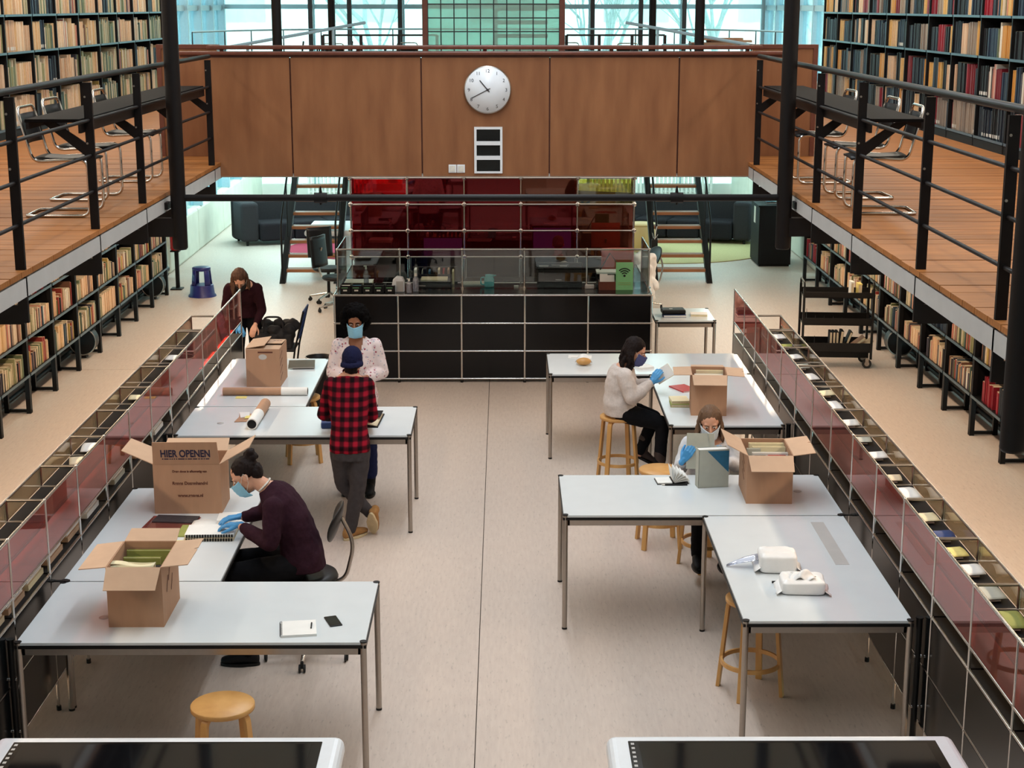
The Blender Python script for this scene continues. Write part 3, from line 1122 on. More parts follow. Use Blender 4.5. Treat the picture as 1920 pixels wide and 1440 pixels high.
vitrine('long chrome-framed vitrine with rose glass, on the side of the blue step stool', -2.84, -1, 16.95 - 15 * .75, 15, 13)
vitrine('long chrome-framed vitrine with rose glass, on the side of the book trolley', 2.475, 1, 16.95 - 15 * .75, 15, 13)
# black steel legs that couple tables to the vitrines
for x, y, w in ((-2.81, 8.52, 'phone'), (-2.81, 12.98, 'rolled tube'), (2.44, 8.83, 'wipes'), (2.44, 13.29, 'stool-side')):
    t = thing('coupling_post', 'black steel post between the vitrine and the %s table' % w, 'post', (x, y, 0))
    MB().cyl((0, 0, 0), (0, 0, TH), .019, n=14).cyl((0, 0, TH), (0, 0, TH + .006), .024, n=14).build('shaft', 'edge', t)
    for z in (.3, .62):
        MB().cyl((-.022, 0, z), (.022, 0, z), .012, n=10).build('clamp', 'chrome', t)
for x, y, w in ((-2.785, 9.467, 'phone table'), (2.415, 10.775, 'wipes table')):
    o = MB().box(-.06, -.012, 0, .06, .012, .006).cyl((-.045, 0, 0), (-.045, 0, .008), .02, n=12).cyl((.045, 0, 0), (.045, 0, .008), .02, n=12).build('table_clip', 'edge')
    o.location = (x, y, TH)
    tag(o, 'small black clip joining the %s to its neighbour at the vitrine' % w, 'clip')

# printed matter lying in the vitrines
items = []
for i, (y, c, sz, tilt) in enumerate([(15.0, 'paper', (.13, .2), .2), (14.55, 'olive', (.12, .14), -.3), (14.1, 'paper', (.12, .17), .5), (13.7, 'grey_card', (.11, .15), .1), (13.3, 'paper', (.1, .22), .35), (12.7, 'cream', (.13, .16), .6),
                                      (12.3, 'paper', (.1, .26), .12), (11.75, 'paper', (.13, .17), .2), (11.3, 'grey_card', (.13, .2), -.2), (10.85, 'paper', (.14, .16), .3), (10.3, 'page', (.1, .14), -.3), (9.95, 'paper', (.13, .24), .25),
                                      (9.45, 'cream', (.13, .16), .1), (9.1, 'navy_cover', (.14, .17), .15), (8.8, 'yellow', (.12, .16), .2), (8.5, 'paper', (.13, .17), .3), (8.15, 'grey_card', (.14, .22), .2), (7.75, 'olive', (.12, .24), -.2)]):
    nm = {'paper': 'white leaflet', 'cream': 'cream leaflet', 'olive': 'olive folder', 'grey_card': 'grey printed card', 'page': 'buff card', 'navy_cover': 'blue magazine', 'yellow': 'yellow printed sheet'}[c]
    w, l = sz
    b = MB()
    b.sheet(lambda u, v: (-w / 2 + w * u, -l / 2 + l * v, .02 + .018 * math.sin(PI * v) * (1 if i % 2 else .4) + .006 * u), 4, 8)
    b.box(-w / 2 + .015, -l / 2 + .02, .004, w / 2 - .03, l / 2 - .03, .010, 1)
    o = b.build('leaflet', [c, 'paper'], solid=.004)
    o.location = (2.475 + .135, y, 1.256)
    o.rotation_euler = (0, 0, tilt * .35)
    tag(o, '%s lying in the vitrine by the trolley aisle, %s from the far end' % (nm, ordn[i] if i < 15 else ['sixteenth', 'seventeenth', 'eighteenth'][i - 15]), 'leaflet', 'printed matter in the trolley-side vitrine')
for i, (y, c, l) in enumerate([(14.1, 'paper', .2), (12.6, 'cream', .16), (11.1, 'paper', .24), (10.75, 'page', .2)]):
    b = MB().sheet(lambda u, v: (-.06 + .12 * u, -l / 2 + l * v, .02 + .014 * math.sin(PI * v)), 4, 8)
    o = b.build('leaflet', [c], solid=.004)
    o.location = (-2.84 - .135, y, 1.256)
    o.rotation_euler = (0, 0, .12 * (i - 1))
    tag(o, '%s lying in the vitrine by the step-stool aisle, %s from the far end' % ({'paper': 'white leaflet', 'cream': 'cream leaflet', 'page': 'buff card'}[c], ordn[i]), 'leaflet', 'printed matter in the step-stool-side vitrine')
for i, (y, c) in enumerate([(12.9, 'paper'), (12.2, 'card_in'), (11.5, 'grey_card'), (10.7, 'paper'), (10.2, 'card_in'), (9.75, 'card_in'), (9.3, 'cream'), (8.9, 'card_in'), (8.5, 'page')]):
    o = MB().box(-.07, -.16, 0, .07, .16, .035).box(-.06, -.15, .035, .06, .15, .05, 1).build('document_box', [c, 'paper'])
    o.location = (-2.84 - .11, y, VZ[2] + .005)
    tag(o, 'flat %s document box in the low slot of the step-stool-side vitrine, %s from far end' % ({'paper': 'white', 'card_in': 'buff', 'grey_card': 'grey', 'cream': 'cream', 'page': 'tan'}[c], ordn[i]), 'box', 'document boxes in the vitrine slot')

# ------------------------------------------------------------------ reception desk and its glass wall
t = thing('reception_desk', 'black panelled reception desk with chrome frame and a dark counter', 'desk', (-.136, 18.53, 0))
D = 1.05
hw = 1.865
zr = [.045, .38, .715, 1.05]
for i in range(5):
    for j in range(3):
        x = -hw + i * .746
        MB().box(x + .012, .004, zr[j] + .012, x + .734, .018, zr[j + 1] - .012).build('black_panel', 'black_gloss', t)
b = MB()
for i in range(6):
    rod(b, (-hw + i * .746, 0, .02), (-hw + i * .746, 0, D), .0125)
for z in zr:
    rod(b, (-hw, 0, z), (hw, 0, z), .0125)
for i in range(6):
    for z in zr:
        b.ell((-hw + i * .746, 0, z), (.0165,) * 3, 10, 8)
b.build('chrome_frame', 'chrome', t)
for sx in (-1, 1):
    x = sx * hw
    for j in range(3):
        for k in range(3):
            MB().box(x - .008, .012 + k * .75, zr[j] + .012, x + .008, .74 + k * .75, zr[j + 1] - .012).build('side_panel', 'black_gloss', t)
    b = MB()
    for z in zr:
        rod(b, (x, 0, z), (x, 2.25, z), .0125)
    for k in range(1, 4):
        rod(b, (x, .75 * k, .02), (x, .75 * k, D), .0125)
    b.build('side_frame', 'chrome', t)
MB().box(-hw + .012, .012, D - .012, hw - .012, .74, D + .004).build('counter_top', 'black_gloss', t)
for sx in (-1, 1):
    MB().box(min(sx * (hw - .012), sx * (hw - .5)), .74, D - .012, max(sx * (hw - .012), sx * (hw - .5)), 2.24, D + .004).build('counter_return', 'black_gloss', t)
MB().box(-hw + .5, .62, .70, hw - .5, 1.45, .73).build('work_surface', 'black_matt', t)
for i in range(6):
    MB().cyl((-hw + i * .746, 0, 0), (-hw + i * .746, 0, .03), .018, n=10).build('foot', 'edge', t)

# clear screen standing on the counter
t = thing('counter_screen', 'clear glass screen in a chrome frame standing on the reception desk', 'screen', (-.136, 18.98, D + .004))
SH = .47
b = MB()
for i in range(6):
    rod(b, (-hw + i * .746, 0, 0), (-hw + i * .746, 0, SH), .0115)
    b.ell((-hw + i * .746, 0, SH), (.018,) * 3, 10, 8)
    b.cyl((-hw + i * .746, 0, 0), (-hw + i * .746, 0, .015), .03, n=10)
rod(b, (-hw, 0, SH), (hw, 0, SH), .0115)
for sx in (-1, 1):
    rod(b, (sx * hw, 0, SH), (sx * hw, 1.0, SH), .0105)
    rod(b, (sx * hw, 1.0, 0), (sx * hw, 1.0, SH), .0105)
b.build('chrome_frame', 'chrome', t)
for i in range(5):
    MB().box(-hw + i * .746 + .012, -.003, .012, -hw + i * .746 + .734, .003, SH - .012).build('pane', 'glass_clear', t)
for sx in (-1, 1):
    MB().box(sx * hw - .003, .012, .012, sx * hw + .003, .99, SH - .012).build('pane', 'glass_clear', t)

# tall red glass shelving wall behind the desk
t = thing('glass_shelf_wall', 'tall chrome-framed wall of dark red glass behind the reception desk', 'shelving', (-.16, 21.15, 0))
gx = [-1.875 + .75 * k for k in range(6)]
gz = [.05, .40, .75, 1.10, 1.45, 1.80, 2.15]
b = MB()
for y in (0, .38):
    for x in gx:
        rod(b, (x, y, .0), (x, y, gz[-1]), .0125)
    for z in gz:
        rod(b, (gx[0], y, z), (gx[-1], y, z), .0125)
for x in gx:
    for z in gz[1:]:
        rod(b, (x, 0, z), (x, .38, z), .0125)
b.build('chrome_frame', 'chrome', t)
nd = MB()
nd.ell((0, -.004, 0), (.034, .022, .034), 12, 8).cyl((0, -.03, 0), (0, -.02, 0), .014, n=10)
nm_ = nd.mesh('joint', 'chrome')
for x in gx:
    for z in gz[3:]:
        o = link('joint', nm_, t)
        o.location = (x, 0, z)
for i in range(5):
    for j in range(6):
        g = 'glass_red' if i < 3 else ('glass_amber' if i == 3 else 'glass_smoke')
        g = ['glass_red', 'glass_red', 'glass_red', 'glass_red', 'glass_amber'][i]
        if j == 5 and i >= 3:
            g = ['', '', '', 'glass_amber', 'glass_yellow'][i]
        if j < 3:
            MB().box(gx[i] + .014, .372, gz[j] + .014, gx[i + 1] - .014, .388, gz[j + 1] - .014).build('black_panel', 'black_gloss', t)
        else:
            MB().box(gx[i] + .014, -.003, gz[j] + .014, gx[i + 1] - .014, .003, gz[j + 1] - .014).build('pane', g, t)
            if j < 5 or 0 < i < 4:
                MB().box(gx[i] + .014, .372, gz[j] + .014, gx[i + 1] - .014, .388, gz[j + 1] - .014).build('back_panel', 'black_gloss', t)
for j in range(1, 6):
    MB().box(gx[0] + .01, .012, gz[j] - .006, gx[-1] - .01, .368, gz[j] + .006).build('shelf_plate', 'black_matt', t)

# ------------------------------------------------------------------ two steep stairs to the back gallery
for xc, nm, ln in ((-3.145, 'beside the white lounge table', 1), (2.87, 'beside the round maple side table', 2)):
    t = thing('staircase', 'steep open stair with wooden treads and dark strings, %s' % nm, 'stair', (xc, 25.5, 0))
    run, rise = .262, .1985
    n = 14
    for k in range(1, n):
        MB().box(-.39, run * k - .10, rise * k - .05, .39, run * k + .13, rise * k).build('tread', 'tread', t, bevel=.006)
    for sx in (-1, 1):
        x = sx * .435
        q = MB().prism([(-.06, 0), (.10, 0), (run * n + .16, rise * n), (run * n - .12, rise * n)], -.045, .045, lambda a, c, d: (x + d, a, c))
        q.build('string', 'steel_black', t)
        h = .95
        pts = fillet([(x, .02, .05), (x, .02, h), (x, run * n, rise * n + h)], .12, 5)
        MB().tube(pts, .017, 8).build('handrail', 'steel_black', t)
        for k in (3, 6, 9, 12):
            MB().cyl((x, run * k, rise * k), (x, run * k, rise * k + h - .06), .010, n=8).build('baluster', 'steel_black', t)

# ------------------------------------------------------------------ lounge at the far end
def sofa(label, x, y, rz, L):
    """bench sofa: back along +y, seats towards -y"""
    t = thing('lounge_sofa', label, 'sofa', (x, y, 0), rz, 'curved lounge sofas')
    MB().box(0, .62, .05, L, .95, .80).build('backrest', 'sofa', t, bevel=.06, seg=3)
    MB().box(0, .05, .08, .34, .95, .80).build('arm', 'sofa', t, bevel=.06, seg=3)
    n = max(2, round((L - .34) / .62))
    w = (L - .34) / n
    for k in range(n):
        MB().box(.34 + w * k + .006, 0, .08, .34 + w * (k + 1) - .006, .62, .42).build('seat_cushion', 'sofa_lo', t, bevel=.05, seg=3)
    b = MB()
    for fx in (.12, L - .12):
        for fy in (.12, .85):
            b.cyl((fx, fy, 0), (fx, fy, .08), .025, n=8)
    b.build('feet', 'edge', t)
    return t


sofa('long slate sofa beyond the stair by the white lounge table, end turned to the parapet', -4.85, 29.45, R(22), 3.0)
sr = sofa('long slate sofa on the straw-coloured rug beyond the trolley-side stair', 4.55, 29.55, R(158), 4.1)
# mirrored sofa: seats must face the hall, so flip it lengthwise
sr.rotation_euler = (0, 0, R(-20))
sr.scale = (-1, 1, 1)
for x, y, rx, ry, m, nm in ((-2.25, 29.3, 1.75, 1.45, 'rug_red', 'raspberry red'), (2.9, 29.2, 1.95, 1.75, 'rug_olive', 'straw coloured')):
    b = MB()
    n = 56
    pts = [(rx * math.cos(2 * PI * i / n), ry * math.sin(2 * PI * i / n)) for i in range(n)]
    b.prism(pts, .001, .014, lambda a, c, d: (a, c, d))
    o = b.build('round_rug', m)
    o.location = (x, y, 0)
    tag(o, '%s round rug on the lounge floor behind the stairs' % nm, 'rug')
t = thing('side_table', 'round maple drum side table on the straw rug', 'table', (2.48, 28.95, .014))
MB().lathe([(.05, 0), (.29, 0), (.30, .01), (.30, .46), (.29, .472), (.05, .472)], 32).build('drum', 'drum', t)
MB().lathe([(.05, .472), (.30, .472), (.30, .492), (.05, .492)], 32).build('top', 'drum', t)
t = thing('lounge_table', 'white lounge table with rounded top and thick round legs, behind the stair', 'table', (-2.55, 27.0, 0))
MB().box(-.78, -.55, .62, 1.15, .75, .72).build('tabletop', 'white_plastic', t, bevel=.04, seg=3)
for x, y in ((-.62, -.35), (-.18, .42), (.9, -.35), (.9, .5)):
    MB().cyl((x, y, 0), (x, y, .62), .085, n=20).build('leg', 'white_plastic', t)
o = MB().box(-.5, -.3, 0, .5, .3, .02).box(-.45, -.2, .02, .1, .25, .03, 1).build('newspaper_stack', ['paper', 'grey_card'])
o.location = (-1.75, 27.45, .72)
tag(o, 'newspapers spread on the white lounge table', 'newspaper')
t = thing('black_cabinet', 'tall matt black freestanding cabinet with a white label, near the trolley-side column', 'cabinet', (4.62, 27.6, 0))
MB().box(-.28, -.45, .03, .28, .45, 1.02).build('body', 'black_matt', t, bevel=.008)
MB().box(-.284, -.05, .70, -.279, .12, .98).build('label', 'label', t)
MB().box(-.30, -.47, 1.02, .30, .47, 1.05).build('top', 'black_matt', t)
MB().box(-.26, -.42, 0, .26, .42, .03).build('plinth', 'black_matt', t)
t = thing('tablet_stand', 'small black tablet lying on the tall black cabinet', 'tablet', (4.62, 27.5, 1.05))
MB().box(-.14, -.1, .02, .14, .12, .035).build('screen', 'screen_off', t)
MB().box(-.12, -.08, 0, .12, .1, .02).build('base', 'fascia', t)
for x0, n, nm in ((-4.5, 16, 'at the step-stool end'), (-1.6, 14, 'behind the red glass wall'), (1.95, 30, 'at the trolley end')):
    t = thing('radiator', 'white column radiator under the far windows, %s' % nm, 'radiator', (x0, YB - .3, 0), 0, 'radiators under the far windows')
    for k in range(n):
        MB().box(k * .095, -.07, .16, k * .095 + .055, .07, .82).build('column', 'radiator', t, bevel=.02)
    MB().cyl((0, 0, .2), (n * .095 - .04, 0, .2), .025, n=8).cyl((0, 0, .78), (n * .095 - .04, 0, .78), .025, n=8).build('pipe', 'radiator', t)
    MB().box(.1, -.04, 0, .14, .04, .18).box(n * .095 - .2, -.04, 0, n * .095 - .16, .04, .18).build('feet', 'radiator', t)

# ------------------------------------------------------------------ upper back gallery
t = thing('window_railing', 'slim pale railing curving along the far upper windows', 'railing', (0, 0, DK))
pts = [(-6.0, 31.5, 0), (-5.6, 33.0, 0), (-4.6, 34.6, 0), (-3.2, 35.4, 0), (3.0, 35.4, 0), (4.3, 34.6, 0), (5.2, 33.0, 0), (5.5, 31.5, 0)]
fp = fillet(pts, .8, 5)
for z in (1.08, .62):
    MB().tube([(p.x, p.y, z) for p in fp], .018 if z > 1 else .009, 8).build('rail', 'win_frame', t)
for p in fp[::3]:
    MB().cyl((p.x, p.y, 0), (p.x, p.y, 1.08), .022, .012, n=8).build('post', 'dark_frame', t)
for x, y, rz, h, nm in ((-3.2, 34.3, .05, .76, 'by the far railing on the step-stool side'), (3.3, 26.4, -.12, .965, 'carrying a pile of buff folders')):
    t = thing('reading_table', 'thin black reading table on the back gallery, %s' % nm, 'table', (x, y, DK), rz, 'tables on the back gallery')
    MB().box(-.75, -.4, h - .025, .75, .4, h).build('tabletop', 'edge', t)
    for a in (-.7, .7):
        for c in (-.35, .35):
            MB().cyl((a, c, 0), (a, c, h - .025), .02, n=8).build('leg', 'edge', t)
for x, y, rz, nm in ((-3.45, 33.2, PI / 2, 'next to the black table'), (-2.0, 33.9, PI / 2, 'just outside the lift shaft, step-stool side'), (1.32, 33.9, PI / 2, 'just outside the lift shaft, trolley side'), (2.5, 33.4, PI / 2, 'between the dark mullions on the trolley side'), (3.9, 25.9, 2.8, 'behind the pile of folders')):
    dup(ch0, (x, y, DK + (.12 if y < 30 else 0)), rz, 'black and chrome chair on the back gallery, %s' % nm, 'chairs on the back gallery')
for x0, x1, y, nm in ((-3.5, -1.3, 31.6, 'step-stool'), (1.2, 3.1, 31.6, 'book-trolley')):
    t = thing('stairwell_railing', 'dark balustrade round the stairwell behind the bridge, %s side' % nm, 'railing', (x0, y, DK))
    for k in range(4):
        xx = (x1 - x0) * k / 3
        MB().box(xx - .03, -.015, 0, xx + .03, .015, 1.02).build('post', 'dark_frame', t)
    for z in (1.02, .80, .58):
        MB().tube([(0, 0, z), (x1 - x0, 0, z)], .018 if z > 1 else .012, 8).build('rail', 'dark_frame', t)
# sloping handrails of the two stairs where they reach the upper floor
for x, s in ((-3.0, 1), (2.75, -1)):
    o = MB().tube([(x - .9 * s, 21.0, 3.78), (x + 1.0 * s, 23.5, 4.12)], .022, 8).cyl((x - .4 * s, 21.66, DK), (x - .4 * s, 21.66, 3.87), .02, n=8).cyl((x + .6 * s, 22.97, DK), (x + .6 * s, 22.97, 4.05), .02, n=8).build('stair_handrail', 'win_frame')
    tag(o, 'pale sloping handrail behind the bridge, %s side' % ('step-stool' if s > 0 else 'book-trolley'), 'handrail')
t = thing('lift_shaft', 'glass lift shaft with a dark wire grid and green panes above the bridge', 'lift shaft', (-.16, 24.4, DK))
MB().box(-1.06, -.05, 0, -.98, .05, 3.4).build('jamb', 'dark_wood', t)
MB().box(.98, -.05, 0, 1.06, .05, 3.4).build('jamb', 'dark_wood', t)
nx, nz = 10, 16
px, pz = 1.96 / nx, .2
pm = MB().box(.008, -.006, .008, px - .008, .006, pz - .008).mesh('pane', 'glass_green')
for i in range(nx):
    for j in range(3, nz):
        o = link('pane', pm, t)
        o.location = (-.98 + i * px, 0, j * pz)
b = MB()
for i in range(nx + 1):
    b.box(-.98 + i * px - .008, -.012, 0, -.98 + i * px + .008, .012, nz * pz)
for j in range(nz + 1):
    b.box(-.98, -.010, j * pz - .008, .98, .010, j * pz + .008)
b.build('grid', 'dark_frame', t)
b = MB()
for j in range(9):
    b.box(.05, .45, .9 + j * .2, .82, .52, .96 + j * .2)
b.build('inner_louvre', 'dark_frame', t)
# floor that carries the shaft and the chairs behind the bridge
struct(MB().box(-2.0, 17.92, 2.62, 1.65, 29.2, 2.78).build('floor_landing', 'paint'))
for k, (x, y, a, c) in enumerate([(3.35, 26.3, .05, 'card'), (3.62, 26.35, -.08, 'card_in'), (3.45, 26.3, .12, 'card')]):
    o = MB().box(-.36, -.16, 0, .36, .16, .035).box(-.37, -.17, .012, -.30, .17, .024, 1).build('folder', [c, 'dark_wood'])
    o.location = (x, y, DK + .966 + .036 * k)
    o.rotation_euler = (0, 0, a)
    tag(o, 'buff folder in the pile on the gallery table behind the bridge, %s' % ['lowest', 'middle', 'topmost'][k], 'folder', 'folders on the gallery table')

# ------------------------------------------------------------------ outside
g = struct(MB().box(-60, YB + .4, -1.2, 60, 120, -.6).build('ground_outside', 'concrete'))
t = thing('far_building', 'pale blurred building outside the far windows', 'building', (0, 66, -.6))
MB().box(-26, 0, 0, 26, 8, 7.5).build('wall', 'pale_render', t)
for i in range(9):
    for j in range(2):
        MB().box(-23 + i * 5.4, -.08, 1.0 + j * 3.3, -20.4 + i * 5.4, .05, 2.9 + j * 3.3).build('window', 'glass_clear', t)
MB().box(-26.5, -.5, 7.5, 26.5, 8.5, 8.2).build('roof', 'fascia', t)


def tree(x, y, h, seed, label):
    r_ = random.Random(seed)
    t = thing('bare_tree', label, 'tree', (x, y, -.6), 0, 'bare trees outside')
    b = MB()

    def grow(p, d, l, r, lev):
        pts = [p]
        for k in range(4):
            d = (d + Vector((r_.uniform(-.16, .16), r_.uniform(-.16, .16), r_.uniform(-.02, .1)))).normalized()
            pts.append(pts[-1] + d * l / 4)
        b.tube(pts, [r * (1 - .13 * i) for i in range(5)], 6)
        if lev < 3:
            for k in range(4 if lev else 5):
                q = pts[r_.choice([2, 3, 4])]
                nd_ = (d + Vector((r_.uniform(-.9, .9), r_.uniform(-.9, .9), r_.uniform(.0, .6)))).normalized()
                grow(q, nd_, l * .62, r * .5, lev + 1)
    grow(Vector((0, 0, 0)), Vector((0, 0, 1)), h, h * .03, 0)
    b.build('branches', 'bark', t)


tree(-3.2, 46, 4.6, 1, 'pale bare tree outside, seen between the dark posts on the step-stool side')
tree(2.6, 45, 4.8, 2, 'pale bare tree outside, just right of the lift shaft')
tree(6.6, 48, 5.2, 3, 'bare tree with a bent trunk outside the trolley-side windows')
# ------------------------------------------------------------------ stools, office chairs
def bent_leg_stool(label, x, y, rz=0, h=.65, ring=True, group='birch stools with bent legs'):
    t = thing('birch_stool', label, 'stool', (x, y, 0), rz, group)
    MB().lathe([(.04, h - .03), (.168, h - .03), (.175, h - .026), (.175, h - .004), (.171, h), (.04, h)], 36).build('seat', 'birch', t)
    for k in range(4):
        a = PI / 4 + k * PI / 2
        ca, sa = math.cos(a), math.sin(a)
        # laminated leg: leaves the seat flat, bends and runs down with a slight splay
        path = fillet([(.07, h - .036), (.158, h - .036), (.215, 0)], .075, 6)
        path = [(p.x, p.y) for p in [Vector((q[0], q[1], 0)) for q in path]] if False else [(q[0], q[1]) for q in path]
        b = MB()
        vs, fs = [], []
        n = len(path)
        for i, (r, z) in enumerate(path):
            i0, i1 = max(0, i - 1), min(n - 1, i + 1)
            tx, tz = path[i1][0] - path[i0][0], path[i1][1] - path[i0][1]
            l = math.hypot(tx, tz)
            nx_, nz_ = -tz / l, tx / l
            th = .012
            for s_, w_ in ((1, -.021), (1, .021), (-1, .021), (-1, -.021)):
                rr, zz = r + nx_ * th * s_, z + nz_ * th * s_
                vs.append((rr * ca - w_ * sa, rr * sa + w_ * ca, max(0, zz)))
        for i in range(n - 1):
            for j in range(4):
                fs.append((i * 4 + j, i * 4 + (j + 1) % 4, i * 4 + 4 + (j + 1) % 4, i * 4 + 4 + j))
        fs += [(3, 2, 1, 0), tuple((n - 1) * 4 + j for j in range(4))]
        b.add(vs, fs)
        b.build('leg', 'birch', t, bevel=.003)
    if ring:
        zr = .21
        rr = .188
        b = MB()
        vs, fs = [], []
        n = 40
        for i in range(n):
            q = 2 * PI * i / n
            for r_, z_ in ((rr - .007, zr - .014), (rr + .007, zr - .014), (rr + .007, zr + .014), (rr - .007, zr + .014)):
                vs.append((r_ * math.cos(q), r_ * math.sin(q), z_))
            for j in range(4):
                fs.append((i * 4 + j, i * 4 + (j + 1) % 4, ((i + 1) % n) * 4 + (j + 1) % 4, ((i + 1) % n) * 4 + j))
        b.add(vs, fs)
        b.build('foot_ring', 'birch', t)
    return t


bent_leg_stool('birch stool the dark-haired person in the oatmeal sweater sits on', 1.06, 14.42, .2)
bent_leg_stool('birch stool under the person in grey behind the magazine file', 1.60, 12.12, .5)
bent_leg_stool('empty birch stool with its seat showing between the two seated people at the trolley side', 1.28, 12.66, .1)
bent_leg_stool('birch stool tucked beside the table with the white packs of wipes', 1.60, 9.72, .35)
bent_leg_stool('birch stool in front of the phone table, cut off by the touch table', -1.545, 8.12, .3)
bent_leg_stool('birch stool mostly hidden under the table with the closed box', -1.98, 15.2, .2)


def office_chair(label, x, y, rz, seat_h, high_back=False):
    """faces +x"""
    t = thing('office_chair', label, 'chair', (x, y, 0), rz)
    b = MB()
    for k in range(5):
        a = 2 * PI * k / 5 + .3
        b.tube([(.03 * math.cos(a), .03 * math.sin(a), .12), (.29 * math.cos(a), .29 * math.sin(a), .075)], [.022, .013], 8)
    b.build('star_base', 'chrome', t)
    for k in range(5):
        a = 2 * PI * k / 5 + .3
        cx, cy = .29 * math.cos(a), .29 * math.sin(a)
        q = MB()
        for s_ in (-.016, .016):
            q.cyl((cx - s_ * math.sin(a) - .006, cy + s_ * math.cos(a), .029), (cx - s_ * math.sin(a) + .006, cy + s_ * math.cos(a), .029), .028, n=14)
        q.box(cx - .01, cy - .01, .03, cx + .01, cy + .01, .075)
        q.build('caster', 'rubber', t)
    MB().cyl((0, 0, .09), (0, 0, seat_h - .05), .024, n=14).build('gas_column', 'steel_black', t)
    b = MB()
    n = 32
    prof = [(.02, seat_h - .055), (.2, seat_h - .05), (.225, seat_h - .025), (.215, seat_h), (.12, seat_h - .006), (.02, seat_h - .01)]
    b.lathe([(r, z) for r, z in prof], n)
    b.v = [(p[0] * 1.0, p[1] * 1.05, p[2]) for p in b.v]
    b.build('seat', 'leather', t)
    MB().tube(fillet([(-.08, 0, seat_h - .06), (-.27, 0, seat_h - .06), (-.34, 0, seat_h + .22), (-.255, 0, seat_h + .40)], .10, 6), .014, 10).build('back_stem', 'satin', t)
    if high_back:
        MB().sheet(lambda u, v: (-.26 - .04 * v + .03 * math.cos(PI * (u - .5)) - .03, (-.2 + .4 * u), seat_h + .12 + .45 * v), 8, 8).build('backrest', 'leather', t, solid=.03)
    else:
        b = MB().ell((0, 0, 0), (.024, .205, .14), 22, 14)
        b.v = [(p[0] - .10 * (p[1] / .2) ** 2 * -.35, p[1], p[2]) for p in b.v]
        o = b.build('backrest', 'leather', t)
        o.location = (-.225, 0, seat_h + .37)
        o.rotation_euler = (0, R(-18), 0)
    return t


office_chair('black round-backed swivel chair on chrome casters under the seated person in maroon', -1.36, 10.32, R(180), .60)
office_chair('black and chrome desk chair behind the counter, at the end with the black card boxes', -2.44, 23.1, R(-25), .52, True)
office_chair('black desk chair beyond the desk end, farther from the camera than its twin', -2.66, 23.9, R(-60), .52, True)
office_chair('desk chair with chrome base beside the small white side table', 2.02, 23.2, R(200), .42, False)
t = office_chair('red-backed desk chair behind the green wifi sign', 1.42, 20.25, R(90), .52, True)
t.scale = (1, 1, 1.28)
for c in t.children:
    if c.name.startswith('backrest'):
        me = c.data.copy()
        me.materials.clear()
        me.materials.append(mat('coral_mesh', (190, 78, 62), 0.7))
        c.data = me

# chair with a blue mesh back holding a black bag, near the far end of the step-stool vitrine
t = thing('folding_chair', 'black chair with a blue mesh back beside the person bending over a bag', 'chair', (-2.62, 18.35, 0))
MB().box(-.24, -.22, .455, .18, .22, .48).build('seat', 'black_cloth', t, bevel=.008)
b = MB()
for y in (-.22, .22):
    b.tube([(.12, y, 0), (.19, y, .48), (.30, y, .93)], .011, 8).tube([(-.24, y, 0), (-.2, y, .47)], .011, 8)
b.build('frame', 'steel_black', t)
b = MB()
for k in range(5):
    b.tube([(.215 + .0187 * k, -.22, .58 + .075 * k), (.215 + .0187 * k, .22, .58 + .075 * k)], .006, 6)
for k in range(9):
    b.tube([(.215, -.2 + .05 * k, .58), (.295, -.2 + .05 * k, .90)], .004, 6)
MB().tube([(.30, -.22, .93), (.30, .22, .93)], .011, 8).build('top_bar', 'navy_cover', t)
b.build('mesh_back', 'navy_cover', t)


# ------------------------------------------------------------------ cardboard boxes
def flap(parent, w, l, hinge, axis, ang, notch=False):
    """a flap hinged on a top edge; hinge = middle of the edge, axis 0: edge along x, 1: edge along y; ang from upright, outward"""
    b = MB()
    pts = [(-w / 2 + .004, 0), (w / 2 - .004, 0), (w / 2 - .012, l), (-w / 2 + .012, l)]
    if notch:
        pts = [(-w / 2 + .004, 0), (w / 2 - .004, 0), (w / 2 - .004, l), (w * .14, l), (w * .11, l * .84), (w * .08, l), (-w / 2 + .004, l * .96)]
    b.prism(pts, -.0025, .0025, lambda a, c, d: (a, d, c))
    o = b.build('flap', 'card_in', parent)
    o.location = hinge
    o.rotation_mode = 'XYZ'
    # local: width along x, length along z; outward is -y, so lean about x
    o.rotation_euler = (ang, 0, axis)
    return o


def carton(label, x, y, rz, w, d, h, flaps, cat='box', notch=()):
    """flaps: (front, back, left, right) angles from upright, outward, in degrees"""
    t = thing('cardboard_box', label, cat, (x, y, TH), rz, 'cardboard moving boxes on the tables')
    T = .006
    b = MB()
    b.box(-w / 2, -d / 2, 0, w / 2, -d / 2 + T, h).box(-w / 2, d / 2 - T, 0, w / 2, d / 2, h)
    b.box(-w / 2, -d / 2 + T, 0, -w / 2 + T, d / 2 - T, h).box(w / 2 - T, -d / 2 + T, 0, w / 2, d / 2 - T, h)
    b.box(-w / 2 + T, -d / 2 + T, 0, w / 2 - T, d / 2 - T, T)
    b.build('body', 'card', t)
    specs = [((0, -d / 2, h), w, 0), ((0, d / 2, h), w, PI), ((-w / 2, 0, h), d, -PI / 2), ((w / 2, 0, h), d, PI / 2)]
    l = min(w, d) / 2
    for i, (a, (hg, ww, ax)) in enumerate(zip(flaps, specs)):
        if a is not None:
            flap(t, ww, l if i < 2 else w / 2 * 1.0, hg, ax, R(a), i in notch)
    return t


